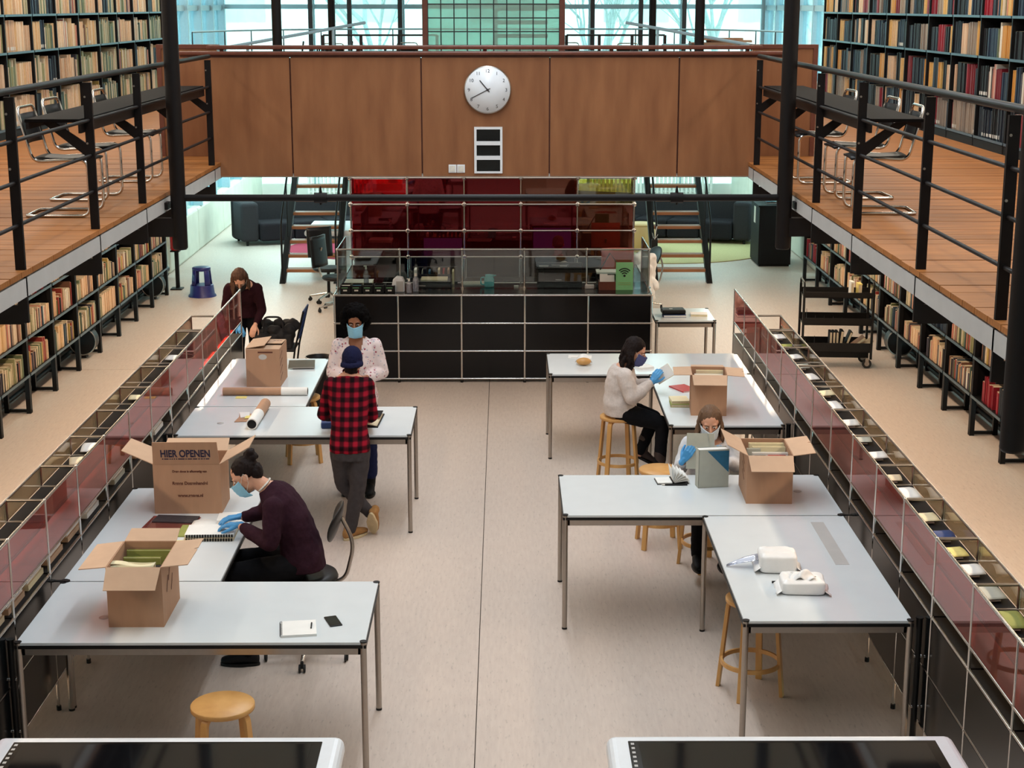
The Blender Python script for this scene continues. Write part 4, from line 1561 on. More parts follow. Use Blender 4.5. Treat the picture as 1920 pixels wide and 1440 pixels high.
A = carton('open cardboard box holding green folders and padded envelopes, on the phone table', -2.135, 8.94, .0, .32, .465, .365, (125, 80, 96, 84), notch=(3,))
for z0, z1, y in ((.20, .30, -.06), (.17, .25, -.12), (.28, .31, -.02)):
    pass
b = MB()
for y, z in ((-.1, .22), (-.04, .27), (.02, .19)):
    b.prism([(0, 0), (.02, .09)], 0, 1, lambda a, c, d: (a, c, d)) if False else b.obox((.163, y, z), (.0012, .008, .10), (R(-28), 0, 0))
b.build('printed_mark', 'ink_brown', A)
Bx = carton('cardboard box printed HIER OPENEN with its flaps raised, before the seated person in maroon', -2.243, 11.01, .01, .475, .35, .365, (13, 74, 66, 60))
fr = [c for c in Bx.children if c.name.startswith('flap')][0]
fr.data = fr.data.copy()
fr.data.materials[0] = M['card']
text('HIER OPENEN', .078, 'printed_text', 'ink', fr, (0, -.004, .060), (PI / 2, 0, 0), ext=.0008, sx=.72, bold=.0022)
b = MB()
xx = -.165
while xx < .16:
    l_ = rnd.choice([.008, .012, .03, .045])
    b.box(xx, -.0045, .040, min(.165, xx + l_), -.003, .047)
    xx += l_ + .007
b.build('printed_line', 'ink', fr)
text('Deze doos is afkomstig van', .022, 'printed_text', 'ink_brown', Bx, (.02, -.176, .305), (PI / 2, 0, 0), ext=.0008, bold=.0009)
text('Renes Dozenhandel', .031, 'printed_text', 'ink_brown', Bx, (.02, -.176, .215), (PI / 2, 0, 0), ext=.0008, bold=.0009)
text('www.renes.nl', .032, 'printed_text', 'ink_brown', Bx, (.02, -.176, .125), (PI / 2, 0, 0), ext=.0008, bold=.0009)
Cx = carton('closed cardboard box with a lifted lid flap and dark side marks', -2.27, 14.915, R(-1), .32, .44, .365, (None, None, None, None))
o = flap(Cx, .32, .22, (0, -.22, .365), 0, R(-92))
o = flap(Cx, .32, .225, (0, .22, .368), PI, R(-88))
o = flap(Cx, .44, .18, (-.16, 0, .372), -PI / 2, R(-81))
b = MB()
for i in range(4):
    b.obox((.161, -.12 + .06 * i * 0 - .02, .09 + .07 * i), (.0012, .15, .008), (R(18), 0, 0))
b.build('printed_mark', 'ink_brown', Cx)
MB().box(-.045, -.2212, .328, .095, -.2195, .342).build('printed_strip', 'ink_brown', Cx)
q = MB()
q.lathe([(.026, 0), (.026, .001)], 20)
q.v = [(p[0] * 1.5, -.2206 - p[2], .29 + p[1]) for p in q.v]
q.build('grey_oval_mark', 'fascia', Cx)
q = MB()
for i in range(3):
    for j in range(4):
        q.box(.05 + i * .028, .03 + j * .032, .3705, .074 + i * .028, .054 + j * .032, .3735)
q.build('printed_grid', 'ink', Cx)
Dx = carton('open cardboard box of pale books beside the person on the stool', 1.80, 13.76, R(-4), .31, .34, .365, (112, 97, 92, 94), notch=(3,))
b = MB()
for z in (.14, .22, .29):
    b.obox((-.156, 0, z), (.0012, .10, .008), (R(25), 0, 0))
b.build('printed_mark', 'ink_brown', Dx)
Ex = carton('open cardboard box of files beside the magazine file', 1.915, 11.28, R(-1.5), .33, .47, .36, (118, 125, 62, 82), notch=(3,))
MB().box(-.03, -.2366, .305, .04, -.2345, .314).build('hand_slot', 'card_in', Ex)
b = MB()
for z in (.16, .22, .28):
    b.obox((-.166, -.02, z), (.0012, .12, .008), (R(25), 0, 0))
b.build('printed_mark', 'ink_brown', Ex)


def slab(name, label, cat, m, c, size, rot=(0, 0, 0), group=None, m2=None, bevel=0):
    b = MB()
    w, d, h = size
    if m2:
        b.box(-w / 2, -d / 2, 0, w / 2, d / 2, h * .1).box(-w / 2, -d / 2, h * .9, w / 2, d / 2, h).box(-w / 2, -d / 2, h * .1, -w / 2 + .004, d / 2, h * .9)
        b.box(-w / 2 + .004, -d / 2 + .004, h * .1, w / 2 - .004, d / 2 - .004, h * .9, 1)
        o = b.build(name, [m, m2])
    else:
        b.box(-w / 2, -d / 2, 0, w / 2, d / 2, h)
        o = b.build(name, m, bevel=bevel)
    o.location = c
    o.rotation_euler = rot
    return tag(o, label, cat, group)


# contents of the open boxes: files standing upright inside
def upright(name, label, cat, m, x, y, z0, w, h, th, lean=0, rz=0, group=None, m2='page'):
    b = MB().box(-w / 2, -th / 2, 0, w / 2, -th / 2 + .003, h).box(-w / 2, th / 2 - .003, 0, w / 2, th / 2, h).box(-w / 2, -th / 2, 0, -w / 2 + .003, th / 2, h)
    b.box(-w / 2 + .003, -th / 2 + .003, .003, w / 2 - .004, th / 2 - .003, h - .006, 1)
    o = b.build(name, [m, m2])
    o.location = (x, y, z0)
    o.rotation_euler = (lean, 0, rz)
    return tag(o, label, cat, group)


z0 = TH + .008
upright('folder', 'olive green folder at the back of the phone-table box', 'folder', 'olive', -2.13, 9.12, z0, .28, .315, .03, -.05, 0, 'contents of the phone-table box', 'cream')
upright('folder', 'second olive folder in front of the first in the phone-table box', 'folder', 'olive', -2.16, 9.04, z0, .22, .30, .03, -.02, 0, 'contents of the phone-table box', 'cream')
upright('folder', 'black-edged folder in the phone-table box', 'folder', 'black_matt', -2.09, 8.985, z0, .2, .27, .025, 0, 0, 'contents of the phone-table box', 'paper')
b = MB().sheet(lambda u, v: (-.125 + .25 * u, -.03 + .012 * math.sin(7 * u) * v, .0 + .335 * v), 10, 8).sheet(lambda u, v: (-.125 + .25 * u, .03 + .01 * math.sin(5 * u + 1) * v, .335 * v), 10, 8)
b.sheet(lambda u, v: (-.125 + .25 * u, -.03 + .012 * math.sin(7 * u) + .06 * v, .335 + .01 * math.sin(4 * u + 2)), 10, 3)
o = b.build('padded_envelope', 'cream', solid=.004)
o.location = (-2.165, 8.83, z0)
tag(o, 'crumpled cream padded envelope at the front of the phone-table box', 'envelope', 'contents of the phone-table box')
for k, (m, y, h, w, dx, nm) in enumerate([('cream', 13.86, .31, .24, .02, 'cream book'), ('red_gloss', 13.80, .29, .12, -.06, 'thin red book'), ('paper', 13.745, .30, .25, .0, 'white book'), ('page', 13.69, .28, .24, .0, 'buff book')]):
    upright('book', '%s standing in the box beside the stool sitter' % nm, 'book', m, 1.80 + dx, y, z0, w, h * 1.1, .03 if m != 'paper' else .045, 0, R(-4), 'books in the stool-side box')
for k, (m, y, h, w, dx, nm) in enumerate([('cream', 11.44, .30, .26, .02, 'ragged cream file at the back'), ('cream', 11.38, .29, .24, .03, 'cream file in front of the ragged one'), ('grey_card', 11.33, .29, .1, -.09, 'pale blue-grey file'), ('paper', 11.26, .28, .26, .02, 'white file'),
                                              ('red_gloss', 11.20, .275, .13, .06, 'red-backed file'), ('black_matt', 11.205, .272, .08, -.06, 'black-backed file'), ('paper', 11.14, .27, .25, .01, 'white file nearest the front')]):
    upright('file', '%s in the box next to the magazine file' % nm, 'file', m, 1.92 + dx, y, z0, w, h * 1.13, .028, 0, R(-1.5), 'files in the box next to the magazine file')

# ------------------------------------------------------------------ things on the tables
t = thing('notepad', 'white spiral notepad with a pen on the phone table', 'notepad', (-1.19, 8.665, TH), R(8))
MB().box(-.10, -.11, 0, .10, .11, .014).build('page_block', 'paper', t)
b = MB()
for k in range(14):
    b.tube(arc((-.10, -.10 + .0154 * k, .008), .009, 0, 2 * PI, 8, 'xz'), .0012, 5)
b.build('spiral', 'steel_black', t)
MB().cyl((.07, -.03, .019), (.075, .05, .019), .0045, n=8).build('pen', 'edge', t)
t = thing('phone', 'black smartphone lying on the white table', 'phone', (-1.005, 8.787, TH), R(20))
MB().box(-.037, -.078, 0, .037, .078, .008).build('body', 'edge', t, bevel=.006)
MB().box(-.033, -.072, .0081, .033, .072, .0086).build('screen', 'screen_off', t)

def wrapped(label, x, y, rz, w, d, h, seed):
    r_ = random.Random(seed)
    b = MB()
    n = 10
    off = Vector((seed * 3.1, 0, 0))

    def sf(u, v):
        # rounded block skin with crumpled plastic
        th, ph = 2 * PI * u, PI * (v - .5)
        cx, cy, cz = math.cos(th) * math.cos(ph), math.sin(th) * math.cos(ph), math.sin(ph)
        e = .28
        q = [math.copysign(abs(c) ** e, c) for c in (cx, cy, cz)]
        p = Vector((q[0] * w / 2, q[1] * d / 2, (q[2] + 1) * h / 2))
        k = noise.noise(p * 28 + off) * .008
        return (p.x * (1 + k * 4) , p.y * (1 + k * 4), p.z + (k if p.z > .01 else 0))
    b.sheet(sf, 48, 28)
    t = thing('wipes_pack', label, 'pack', (x, y, TH), rz)
    b.build('pack', 'wipe', t)
    for s_ in (-1, 1):
        MB().sheet(lambda u, v: (s_ * (w / 2 - .004 + .035 * u), (-d / 2 + d * v) * (1 + .12 * u), h * .35 + .012 * math.sin(9 * v + seed) * u - .03 * u), 3, 12).build('end_seal', 'wipe', t, solid=.002)
    return t


t = wrapped('white wrapped pack of tissues with one tissue pulled out, nearest the table end', 1.83, 9.30, R(-4), .27, .22, .085, 1)
b = MB()
b.sheet(lambda u, v: (-.07 + .15 * u + .01 * math.sin(6 * v), .05 - .11 * v, .088 + .035 * math.sin(PI * v) * math.sin(PI * u) + .012 * math.sin(11 * u + 4 * v)), 16, 14)
b.build('pulled_tissue', 'wipe', t, solid=.002)
t = wrapped('white wrapped pack with a loose plastic tail, farther along the same table', 1.74, 9.68, R(-3), .24, .22, .12, 2)
MB().sheet(lambda u, v: (-.12 - .20 * u, (.06 - .10 * v) * (1 - .8 * u) + .02, .07 - .06 * u + .01 * math.sin(5 * v + 3 * u)), 8, 6).build('plastic_tail', 'bottle', t, solid=.0015)
slab('marker', 'small dark marker lying in front of the packs of wipes', 'marker', 'edge', (1.68, 9.42, TH), (.03, .012, .012))

# magazine file, folder, notebook on the table of the person in grey
t = thing('magazine_file', 'grey-green magazine file with a petrol blue corner on the white table', 'magazine file', (1.55, 11.49, TH), R(8))
W_, H_, D_ = .232, .295, .09
b = MB()
b.box(-W_ / 2, -D_ / 2, 0, W_ / 2, -D_ / 2 + .004, H_).box(-W_ / 2, D_ / 2 - .004, 0, W_ / 2, D_ / 2, H_).box(-W_ / 2, -D_ / 2, 0, -W_ / 2 + .004, D_ / 2, H_).box(-W_ / 2, -D_ / 2, 0, W_ / 2, D_ / 2, .004)
b.build('case', 'grey_card', t)
MB().prism([(-.05, H_ - .012), (W_ / 2 - .001, H_ - .012), (W_ / 2 - .001, .115)], -D_ / 2 - .002, -D_ / 2 + .001, lambda a, c, d: (a, d, c)).build('blue_corner', 'petrol', t)
MB().box(W_ / 2 - .004, -D_ / 2 + .004, .115, W_ / 2, D_ / 2 - .004, H_ - .012).build('blue_side', 'petrol', t)
MB().box(-W_ / 2 + .006, -D_ / 2 + .008, .004, W_ / 2 - .006, D_ / 2 - .008, H_ - .006).build('papers', 'paper', t)
t = thing('open_notebook', 'open notebook with fanned pages and a black band beside the magazine file', 'notebook', (1.24, 11.60, TH), R(4))
MB().box(-.10, -.075, 0, .14, .08, .006).build('cover', 'edge', t)
MB().box(-.095, -.07, .006, .02, .075, .014).build('page_block', 'paper', t)
MB().box(.015, -.08, .006, .028, .08, .018).build('band', 'edge', t)
for k in range(7):
    a = R(12 + 16 * k)
    MB().sheet(lambda u, v: (.028 + .11 * u * math.cos(a) + .012 * u * u, -.07 + .14 * v, .010 + .11 * u * math.sin(a) - .018 * u * u * math.sin(2 * a)), 6, 2).build('page', 'paper', t, solid=.001)
t = thing('pen', 'black pen with a white tip lying in front of the open notebook', 'pen', (1.26, 11.50, TH), R(1))
MB().cyl((-.06, 0, .006), (.11, 0, .006), .006, n=10).build('barrel', 'edge', t)
MB().cyl((-.085, 0, .006), (-.06, 0, .006), .004, .006, n=10).build('tip', 'label', t)

# table with the seated person in maroon
t = thing('open_report', 'open white report under the blue-gloved hand', 'report', (-2.0, 10.50, TH + .0), R(-2))
MB().sheet(lambda u, v: (-.17 + .17 * u, -.13 + .26 * v, .012 + .014 * math.sin(PI * u)), 8, 2).sheet(lambda u, v: (.17 * u, -.13 + .26 * v, .012 + .014 * math.sin(PI * u)), 8, 2).build('pages', 'paper', t, solid=.003)
MB().box(-.175, -.135, 0, .175, .135, .004).build('cover', 'grey_card', t)
b = MB()
for k in range(12):
    b.box(.02, -.10 + .017 * k, .0295, .02 + rnd.uniform(.08, .13), -.096 + .017 * k, .0305)
b.build('printed_lines', 'fascia', t)
for k, (y, z, m) in enumerate([(10.24, 0, 'page'), (10.255, .022, 'paper')]):
    t = thing('comb_bound_report', '%s comb-bound report at the table edge nearest the phone-table box' % ('lower' if k == 0 else 'upper'), 'report', (-1.99, y, TH + z), R(1 + k), 'comb-bound reports in a pile')
    MB().box(-.165, -.005, 0, .165, .21, .020).build('page_block', m, t)
    b = MB()
    for j in range(18):
        b.box(-.155 + .0178 * j, -.016, .002, -.155 + .0178 * j + .010, -.004, .020)
    b.build('black_comb', 'edge', t)
slab('folder', 'dark olive folder standing out beneath the open report', 'folder', 'olive', (-2.15, 10.44, TH), (.16, .24, .008), (0, 0, 0))
slab('paper_sheet', 'yellow-green sheet at the corner of the comb-bound reports', 'paper', 'yellow', (-2.17, 10.16, TH), (.08, .17, .004), (0, 0, .1))
slab('paper_sheet', 'white sheet lying behind the open report beside the HIER OPENEN box', 'paper', 'paper', (-1.90, 10.76, TH), (.24, .2, .004), (0, 0, .05))
t = thing('plastic_wallet', 'clear pinkish plastic wallet with a dark card in front of the HIER OPENEN box', 'wallet', (-2.33, 10.62, TH), R(-6))
MB().box(-.16, -.13, .002, .18, .14, .004).build('wallet', 'glass_pink', t)
MB().box(-.13, .0, .005, .17, .15, .010).build('dark_card', 'grey_card' if False else 'trouser_grey', t)


def tube_roll(label, p, q, r, frac):
    p, q = Vector(p), Vector(q)
    t = thing('mailing_tube', label, 'tube', (0, 0, 0), 0)
    t.location = p
    d = q - p
    m = d * frac
    MB().cyl((0, 0, 0), m, r, n=24).build('cardboard_tube', 'card', t)
    MB().cyl(m, d, r + .001, n=24).build('white_wrap', 'paper', t)
    e = d.normalized() * .002
    MB().cyl(d, d + e, r * .82, n=24).build('dark_end', 'edge', t)


tube_roll('long cardboard tube with a white end, lying across the table by the closed box', (-2.60, 14.37, TH + .038), (-1.82, 14.37, TH + .038), .036, .69)
tube_roll('short fat tube of brown and white paper with a dark open end', (-2.135, 13.86, TH + .05), (-2.145, 13.13, TH + .05), .047, .52)
slab('paper_sheet', 'pale yellow slip under the long cardboard tube', 'paper', 'yellow', (-2.42, 14.28, TH), (.10, .08, .004))
t = thing('torn_envelope', 'torn brown envelope with white and yellow paper beside the short tube', 'envelope', (-2.27, 13.50, TH), R(12))
MB().prism([(-.09, -.1), (.09, -.12), (.07, .16), (-.03, .18), (-.04, .06)], .001, .006, lambda a, c, d: (a, c, d)).build('brown_wrapper', 'card', t)
MB().prism([(-.03, .02), (.05, .05), (.06, .2), (-.03, .21)], .0065, .010, lambda a, c, d: (a, c, d)).build('white_paper', 'paper', t)
MB().prism([(.0, -.03), (.07, -.02), (.08, .07), (.02, .06)], .0105, .013, lambda a, c, d: (a, c, d)).build('yellow_paper', 'yellow', t)
t = thing('open_book', 'dark-covered open book in front of the plaid-shirted person', 'book', (-1.19, 13.42, TH), R(-3))
MB().box(-.17, -.22, 0, .12, .24, .008).build('cover', 'edge', t)
MB().sheet(lambda u, v: (-.16 + .27 * u, -.205 + .42 * v, .012 + .016 * math.sin(PI * u)), 8, 2).build('pages', 'page', t, solid=.006)
MB().box(-.02, .0, .034, .11, .225, .040).build('dark_plate', 'black_matt', t)
t = thing('ring_binder', 'dark ring binder by the elbow of the plaid-shirted person', 'binder', (-1.51, 13.25, TH), R(5))
MB().box(-.06, -.09, 0, .12, .12, .055).build('cover', 'navy_cover', t, bevel=.012)
MB().box(-.05, -.085, .01, .115, .115, .046).build('papers', 'paper', t)
t = thing('laptop_riser', 'grey folded laptop riser behind the closed cardboard box', 'laptop stand', (-2.02, 15.55, TH), R(5))
MB().obox((0, 0, .03), (.26, .22, .006), (R(8), 0, 0)).build('plate', 'satin', t)
MB().obox((.02, -.03, .012), (.22, .14, .005), (R(-6), 0, 0)).build('foot', 'satin', t)

# far trolley-side tables
t = thing('paper_sheet', 'white printed sheet lying on the table nearest the reception desk', 'paper', (.77, 16.0, TH), R(-4))
MB().box(-.12, -.07, 0, .12, .08, .003).build('sheet', 'paper', t)
MB().box(-.09, -.05, .003, .07, -.036, .0036).build('printed_line', 'fascia', t)
t = thing('bread_roll', 'bread roll in a white wrapper on the table nearest the reception desk', 'food', (.79, 15.62, TH))
MB().ell((0, 0, .04), (.075, .055, .038), 18, 10).build('bread', 'birch', t)
MB().sheet(lambda u, v: (.085 * math.cos(PI * u) * (1 - .2 * v), .02 + .05 * v + .01 * math.sin(8 * u), .02 + .085 * math.sin(PI * u) * (.6 + .4 * v)), 14, 6).build('wrapper', 'wipe', t, solid=.002)
slab('magazine', 'red and white magazine by the box flap on the stool-side table', 'magazine', 'red_gloss', (1.68, 14.60, TH), (.17, .26, .012), (0, 0, R(25)), None, 'paper')
slab('magazine', 'second red-edged magazine under the box flap on the stool-side table', 'magazine', 'red_gloss', (1.86, 14.62, TH), (.17, .24, .012), (0, 0, R(-4)), None, 'paper')
slab('book', 'thick cream book stacked left of the open box on the stool-side table', 'book', 'cream', (1.575, 14.02, TH + .027), (.16, .2, .024), (0, 0, R(3)), None, 'page')
slab('book', 'olive book beneath the thick cream book on the stool-side table', 'book', 'olive', (1.575, 14.0, TH), (.17, .22, .026), (0, 0, R(-2)), None, 'page')
slab('paper_sheet', 'crumpled white sheet beside the arm of the stool sitter', 'paper', 'wipe', (1.38, 15.5, TH), (.16, .14, .02), (0, 0, .4))
t = thing('case', 'black zip case resting on a blue folder on the small side table', 'case', (2.02, 18.85, .74 + .032), R(3))
MB().box(-.14, -.09, 0, .14, .11, .055).build('body', 'leather', t, bevel=.015)
MB().box(-.05, -.02, .055, -.01, .01, .057).build('label', 'label', t)
slab('folder', 'blue folder under the black case on the small side table', 'folder', 'navy_cover', (2.03, 18.84, .74), (.27, .2, .03), (0, 0, 0), None, 'paper')
slab('paper_stack', 'loose stack of white papers on the small side table', 'paper', 'paper', (2.33, 18.86, .74), (.2, .16, .03), (0, 0, -.08), None, 'cream')

# ------------------------------------------------------------------ things on the reception desk
CZ = 1.054
for k in range(5):
    t = thing('card_box', 'small black box of leaflets on the desk, %s from the counter end' % ordn[k], 'box', (-1.885 + .132 * k, 18.77, CZ), 0, 'black leaflet boxes on the desk')
    b = MB()
    b.box(-.06, -.09, 0, .06, -.084, .085).box(-.06, .084, 0, .06, .09, .085).box(-.06, -.084, 0, -.054, .084, .085).box(.054, -.084, 0, .06, .084, .085).box(-.054, -.084, 0, .054, .084, .006)
    b.build('tray', 'edge', t)
    MB().box(-.025, -.0915, .018, .02, -.0895, .036).build('white_label', 'label', t)
    MB().box(-.045, -.0912, .055, .03, -.0895, .062).build('green_line', 'sign_green', t)
    MB().box(-.05, -.06, .006, .05, .02, .075).build('leaflets', ['paper', 'petrol', 'black_matt', 'black_matt', 'black_matt'][k], t)
slab('tray_papers', 'white papers lying on a dark tray behind the black leaflet boxes', 'paper', 'paper', (-1.78, 19.35, CZ), (.34, .26, .03), (0, 0, 0), None, 'cream')
slab('brochure', 'buff brochure in front of the white papers on the desk', 'brochure', 'cream', (-1.80, 19.12, CZ), (.28, .16, .012), (0, 0, .03))


def bottle(label, x, y, h, r, m, capm, pump=False, name='bottle'):
    t = thing(name, label, 'bottle', (x, y, CZ))
    MB().lathe([(r * .5, 0), (r * .95, .002), (r, .01), (r, h * .62), (r * .8, h * .74), (r * .38, h * .80), (r * .36, h * .84)], 18).build('bottle', m, t)
    b = MB().cyl((0, 0, h * .84), (0, 0, h * .93), r * .42, n=14)
    if pump:
        b.cyl((0, 0, h * .93), (0, 0, h), r * .14, n=8).box(-r * .9, -r * .25, h * .96, r * .3, r * .25, h)
    else:
        b.cyl((0, 0, h * .93), (0, 0, h), r * .38, n=14)
    b.build('cap', capm, t)


bottle('tall grey spray bottle with a white nozzle behind the leaflet boxes', -1.665, 19.02, .27, .03, 'bottle', 'label', True)
bottle('clear pump bottle of hand gel beside the white dispenser', -1.13, 18.68, .17, .03, 'bottle', 'label', True)
bottle('clear plastic bottle with a white flip cap beside the hand gel', -1.055, 18.76, .22, .036, 'bottle', 'label')
t = thing('tissue_dispenser', 'white rounded dispenser with a grey front on the reception desk', 'dispenser', (-1.25, 18.78, CZ))
b = MB().prism([(-.062, 0), (.062, 0), (.062, .12), (.04, .17), (-.03, .18), (-.075, .14), (-.09, .06)], -.06, .06, lambda a, c, d: (a, d, c))
b.build('body', 'white_plastic', t, bevel=.008)
MB().box(-.035, -.064, .01, .05, -.058, .13).build('front', 'fascia', t)
t = thing('document_tray', 'black two-level document tray on the desk under the standing books', 'tray', (-.85, 19.12, CZ))
for z in (0, .075):
    MB().box(-.21, -.15, z, .21, .15, z + .006).box(-.21, .144, z, .21, .15, z + .05).box(-.21, -.15, z, -.204, .15, z + .05).box(.204, -.15, z, .21, .15, z + .05).build('tray', 'edge', t)
MB().box(-.16, -.12, .081, .16, .13, .10).build('papers', 'page', t)
MB().box(-.21, -.152, .03, -.10, -.148, .035).build('printed_label', 'label', t)
for k, (m, h, th) in enumerate([('paper', .27, .03), ('grey_card', .26, .025), ('black_matt', .28, .04), ('petrol', .25, .025), ('black_matt', .27, .03), ('page', .27, .022), ('red_gloss', .265, .02), ('card', .27, .02), ('cream', .25, .02)]):
    b = MB().box(-th / 2, -.1, 0, th / 2, .1, h).box(-th / 2 + .003, -.095, .004, th / 2 - .003, .102, h - .006, 1)
    o = b.build('book', [m, 'page'])
    o.location = (-1.10 + .058 * k, 19.55, .93)
    o.rotation_euler = (0, R(8) if k == 1 else 0, 0)
    tag(o, '%s upright book or file behind the document tray, %s in the row' % ({'paper': 'white', 'grey_card': 'grey', 'black_matt': 'black', 'petrol': 'blue', 'page': 'buff', 'red_gloss': 'red', 'card': 'brown', 'cream': 'cream'}[m], ordn[k]), 'book', 'files behind the document tray')
t = thing('desk_riser', 'low black shelf on the work surface carrying the row of files behind the document tray', 'shelf', (-.87, 19.55, .73))
MB().box(-.30, -.13, .18, .30, .13, .20).build('board', 'black_matt', t)
MB().box(-.30, -.13, 0, -.285, .13, .18).build('side', 'black_matt', t)
MB().box(.285, -.13, 0, .30, .13, .18).build('side', 'black_matt', t)
t = thing('thermos_jug', 'turquoise thermos jug on the reception desk', 'jug', (-.187, 19.10, CZ))
MB().lathe([(.03, 0), (.058, .004), (.06, .02), (.06, .10), (.045, .13), (.05, .145), (.02, .15)], 22).build('body', 'teal', t)
MB().tube(fillet([(-.055, 0, .025), (-.10, 0, .03), (-.10, 0, .11), (-.055, 0, .115)], .02, 4), .008, 8).build('handle', 'teal', t)
MB().prism([(.045, .12), (.085, .14), (.045, .145)], -.02, .02, lambda a, c, d: (a, d, c)).build('spout', 'teal', t)
slab('papers', 'grey loose papers on the desk behind the turquoise jug', 'paper', 'grey_card', (-.36, 19.3, CZ), (.34, .22, .015), (0, 0, .1), None, 'paper')
slab('note_block', 'small white note block on the middle of the counter', 'note block', 'label', (.14, 19.06, CZ), (.055, .05, .02))
t = thing('monitor', 'black computer monitor seen from behind on the desk, a grey-haired head above it', 'monitor', (.68, 19.55, .73))
MB().box(-.28, -.02, .24, .28, .015, .55).build('rear_shell', 'bezel', t, bevel=.01)
MB().box(-.27, .0155, .25, .27, .018, .54).build('screen', 'monitor', t)
MB().box(-.20, -.024, .40, .10, -.019, .50).build('rear_panel', 'black_matt', t)
MB().box(-.255, -.0225, .50, -.14, -.0195, .515).box(.0, -.0225, .50, .09, -.0195, .515).box(-.05, -.0225, .33, .02, -.0195, .34).build('printed_mark', 'fascia', t)
MB().box(-.03, -.03, .02, .03, .0, .30).box(-.12, -.1, 0, .12, .1, .02).build('stand', 'bezel', t)
t = thing('monitor', 'second black monitor behind the document tray, its lilac screen mirrored in the red glass', 'monitor', (-.87, 19.85, .73))
MB().box(-.28, -.02, .10, .28, .015, .45).build('rear_shell', 'bezel', t, bevel=.01)
MB().box(-.27, .0155, .11, .27, .018, .44).build('screen', 'monitor', t)
MB().box(-.03, -.03, .02, .03, .0, .15).box(-.12, -.1, 0, .12, .1, .02).build('stand', 'bezel', t)
t = thing('card_holder', 'chestnut brown box of white cards on the desk beside the wifi sign', 'box', (1.225, 18.93, CZ))
b = MB().box(-.10, -.08, 0, .10, -.074, .10).box(-.10, .074, 0, .10, .08, .10).box(-.10, -.074, 0, -.094, .074, .10).box(.094, -.074, 0, .10, .074, .10).box(-.094, -.074, 0, .094, .074, .006)
b.build('box', 'brown_box', t)
MB().obox((-.04, .0, .11), (.09, .05, .14), (R(-6), 0, 0)).obox((.045, .01, .10), (.085, .06, .13), (R(-10), 0, R(5))).build('cards', 'paper', t)
t = thing('black_printer', 'black card printer with a white lid behind the wifi sign', 'printer', (1.27, 19.35, CZ))
MB().box(-.15, -.12, 0, .15, .14, .13).build('body', 'black_matt', t, bevel=.01)
MB().box(-.15, -.11, .13, .15, .14, .15).build('lid', 'paper', t)
MB().lathe([(.004, 0), (.012, 0), (.012, .003), (.004, .003)], 12).xf(Matrix.Translation((-.08, -.121, .055)) @ Matrix.Rotation(PI / 2, 4, 'X')).build('button', 'label', t)
MB().tube([(-.18, .1, .0), (.02, .06, .36), (.16, .08, .16)], .008, 8).build('lamp_arm', 'steel_black', t)
t = thing('wifi_sign', 'mint green sign with a black wifi symbol standing on the desk', 'sign', (1.43, 18.87, CZ))
MB().obox((0, 0, .165), (.205, .012, .33), (R(-4), 0, 0)).build('board', 'sign_green', t)
MB().box(-.08, -.01, 0, .08, .08, .008).build('foot', 'sign_green', t)
b = MB()
fq = lambda a, c, d: (a, -.008 + (c - .165) * .07 + d, c)
for r0, r1 in ((.034, .046), (.060, .072), (.086, .098)):
    n = 14
    an = [R(45) + R(90) * i / n for i in range(n + 1)]
    cz_ = .165
    poly = [(r1 * math.cos(a), cz_ + r1 * math.sin(a)) for a in an] + [(r0 * math.cos(a), cz_ + r0 * math.sin(a)) for a in an[::-1]]
    for i in range(n):
        q = [poly[i], poly[i + 1], poly[2 * n - i], poly[2 * n + 1 - i]]
        b.prism(q, -.003, .001, fq)
b.prism([(.014 * math.cos(2 * PI * i / 16), .170 + .014 * math.sin(2 * PI * i / 16)) for i in range(16)], -.003, .001, fq)
b.build('wifi_symbol', 'edge', t)
MB().prism([(-.075, .085), (.075, .085), (.075, .089), (-.075, .089)], -.002, .001, fq).prism([(-.075, .062), (.075, .062), (.075, .067), (-.075, .067)], -.002, .001, fq).build('printed_line', 'olive', t)
slab('tape_roll', 'small grey tape dispenser beside the brown card box', 'tape dispenser', 'fascia', (1.02, 18.95, CZ), (.11, .06, .05), (0, 0, 0), None, None, .01)
# ------------------------------------------------------------------ clock and panel on the bridge
t = thing('wall_clock', 'large round white wall clock on the wooden bridge', 'clock', (-.173, 16.70, 3.522), 0)
b = MB().lathe([(.02, 0), (.238, 0), (.243, .008), (.243, .044), (.234, .047)], 48)
b.xf(Matrix.Rotation(PI / 2, 4, 'X')).build('rim', 'satin', t)
b = MB().lathe([(.01, .04), (.232, .04), (.232, .050), (.01, .050)], 48).xf(Matrix.Rotation(PI / 2, 4, 'X')).build('dial', mat('clock_dial', (232, 238, 244), 0.25, var=.01), t)
for k in range(1, 13):
    a = PI / 2 - 2 * PI * k / 12
    r_ = .192
    text(str(k), .048, 'numeral', 'trouser_grey', t, (r_ * math.cos(a), -.051, r_ * math.sin(a) - .017), (PI / 2, 0, 0))


def hand(L, w, ang, tail):
    b = MB().box(-w / 2, -.056, -tail, w / 2, -.053, L)
    o = b.build('hand', 'trouser_grey', t)
    o.rotation_euler = (0, ang, 0)


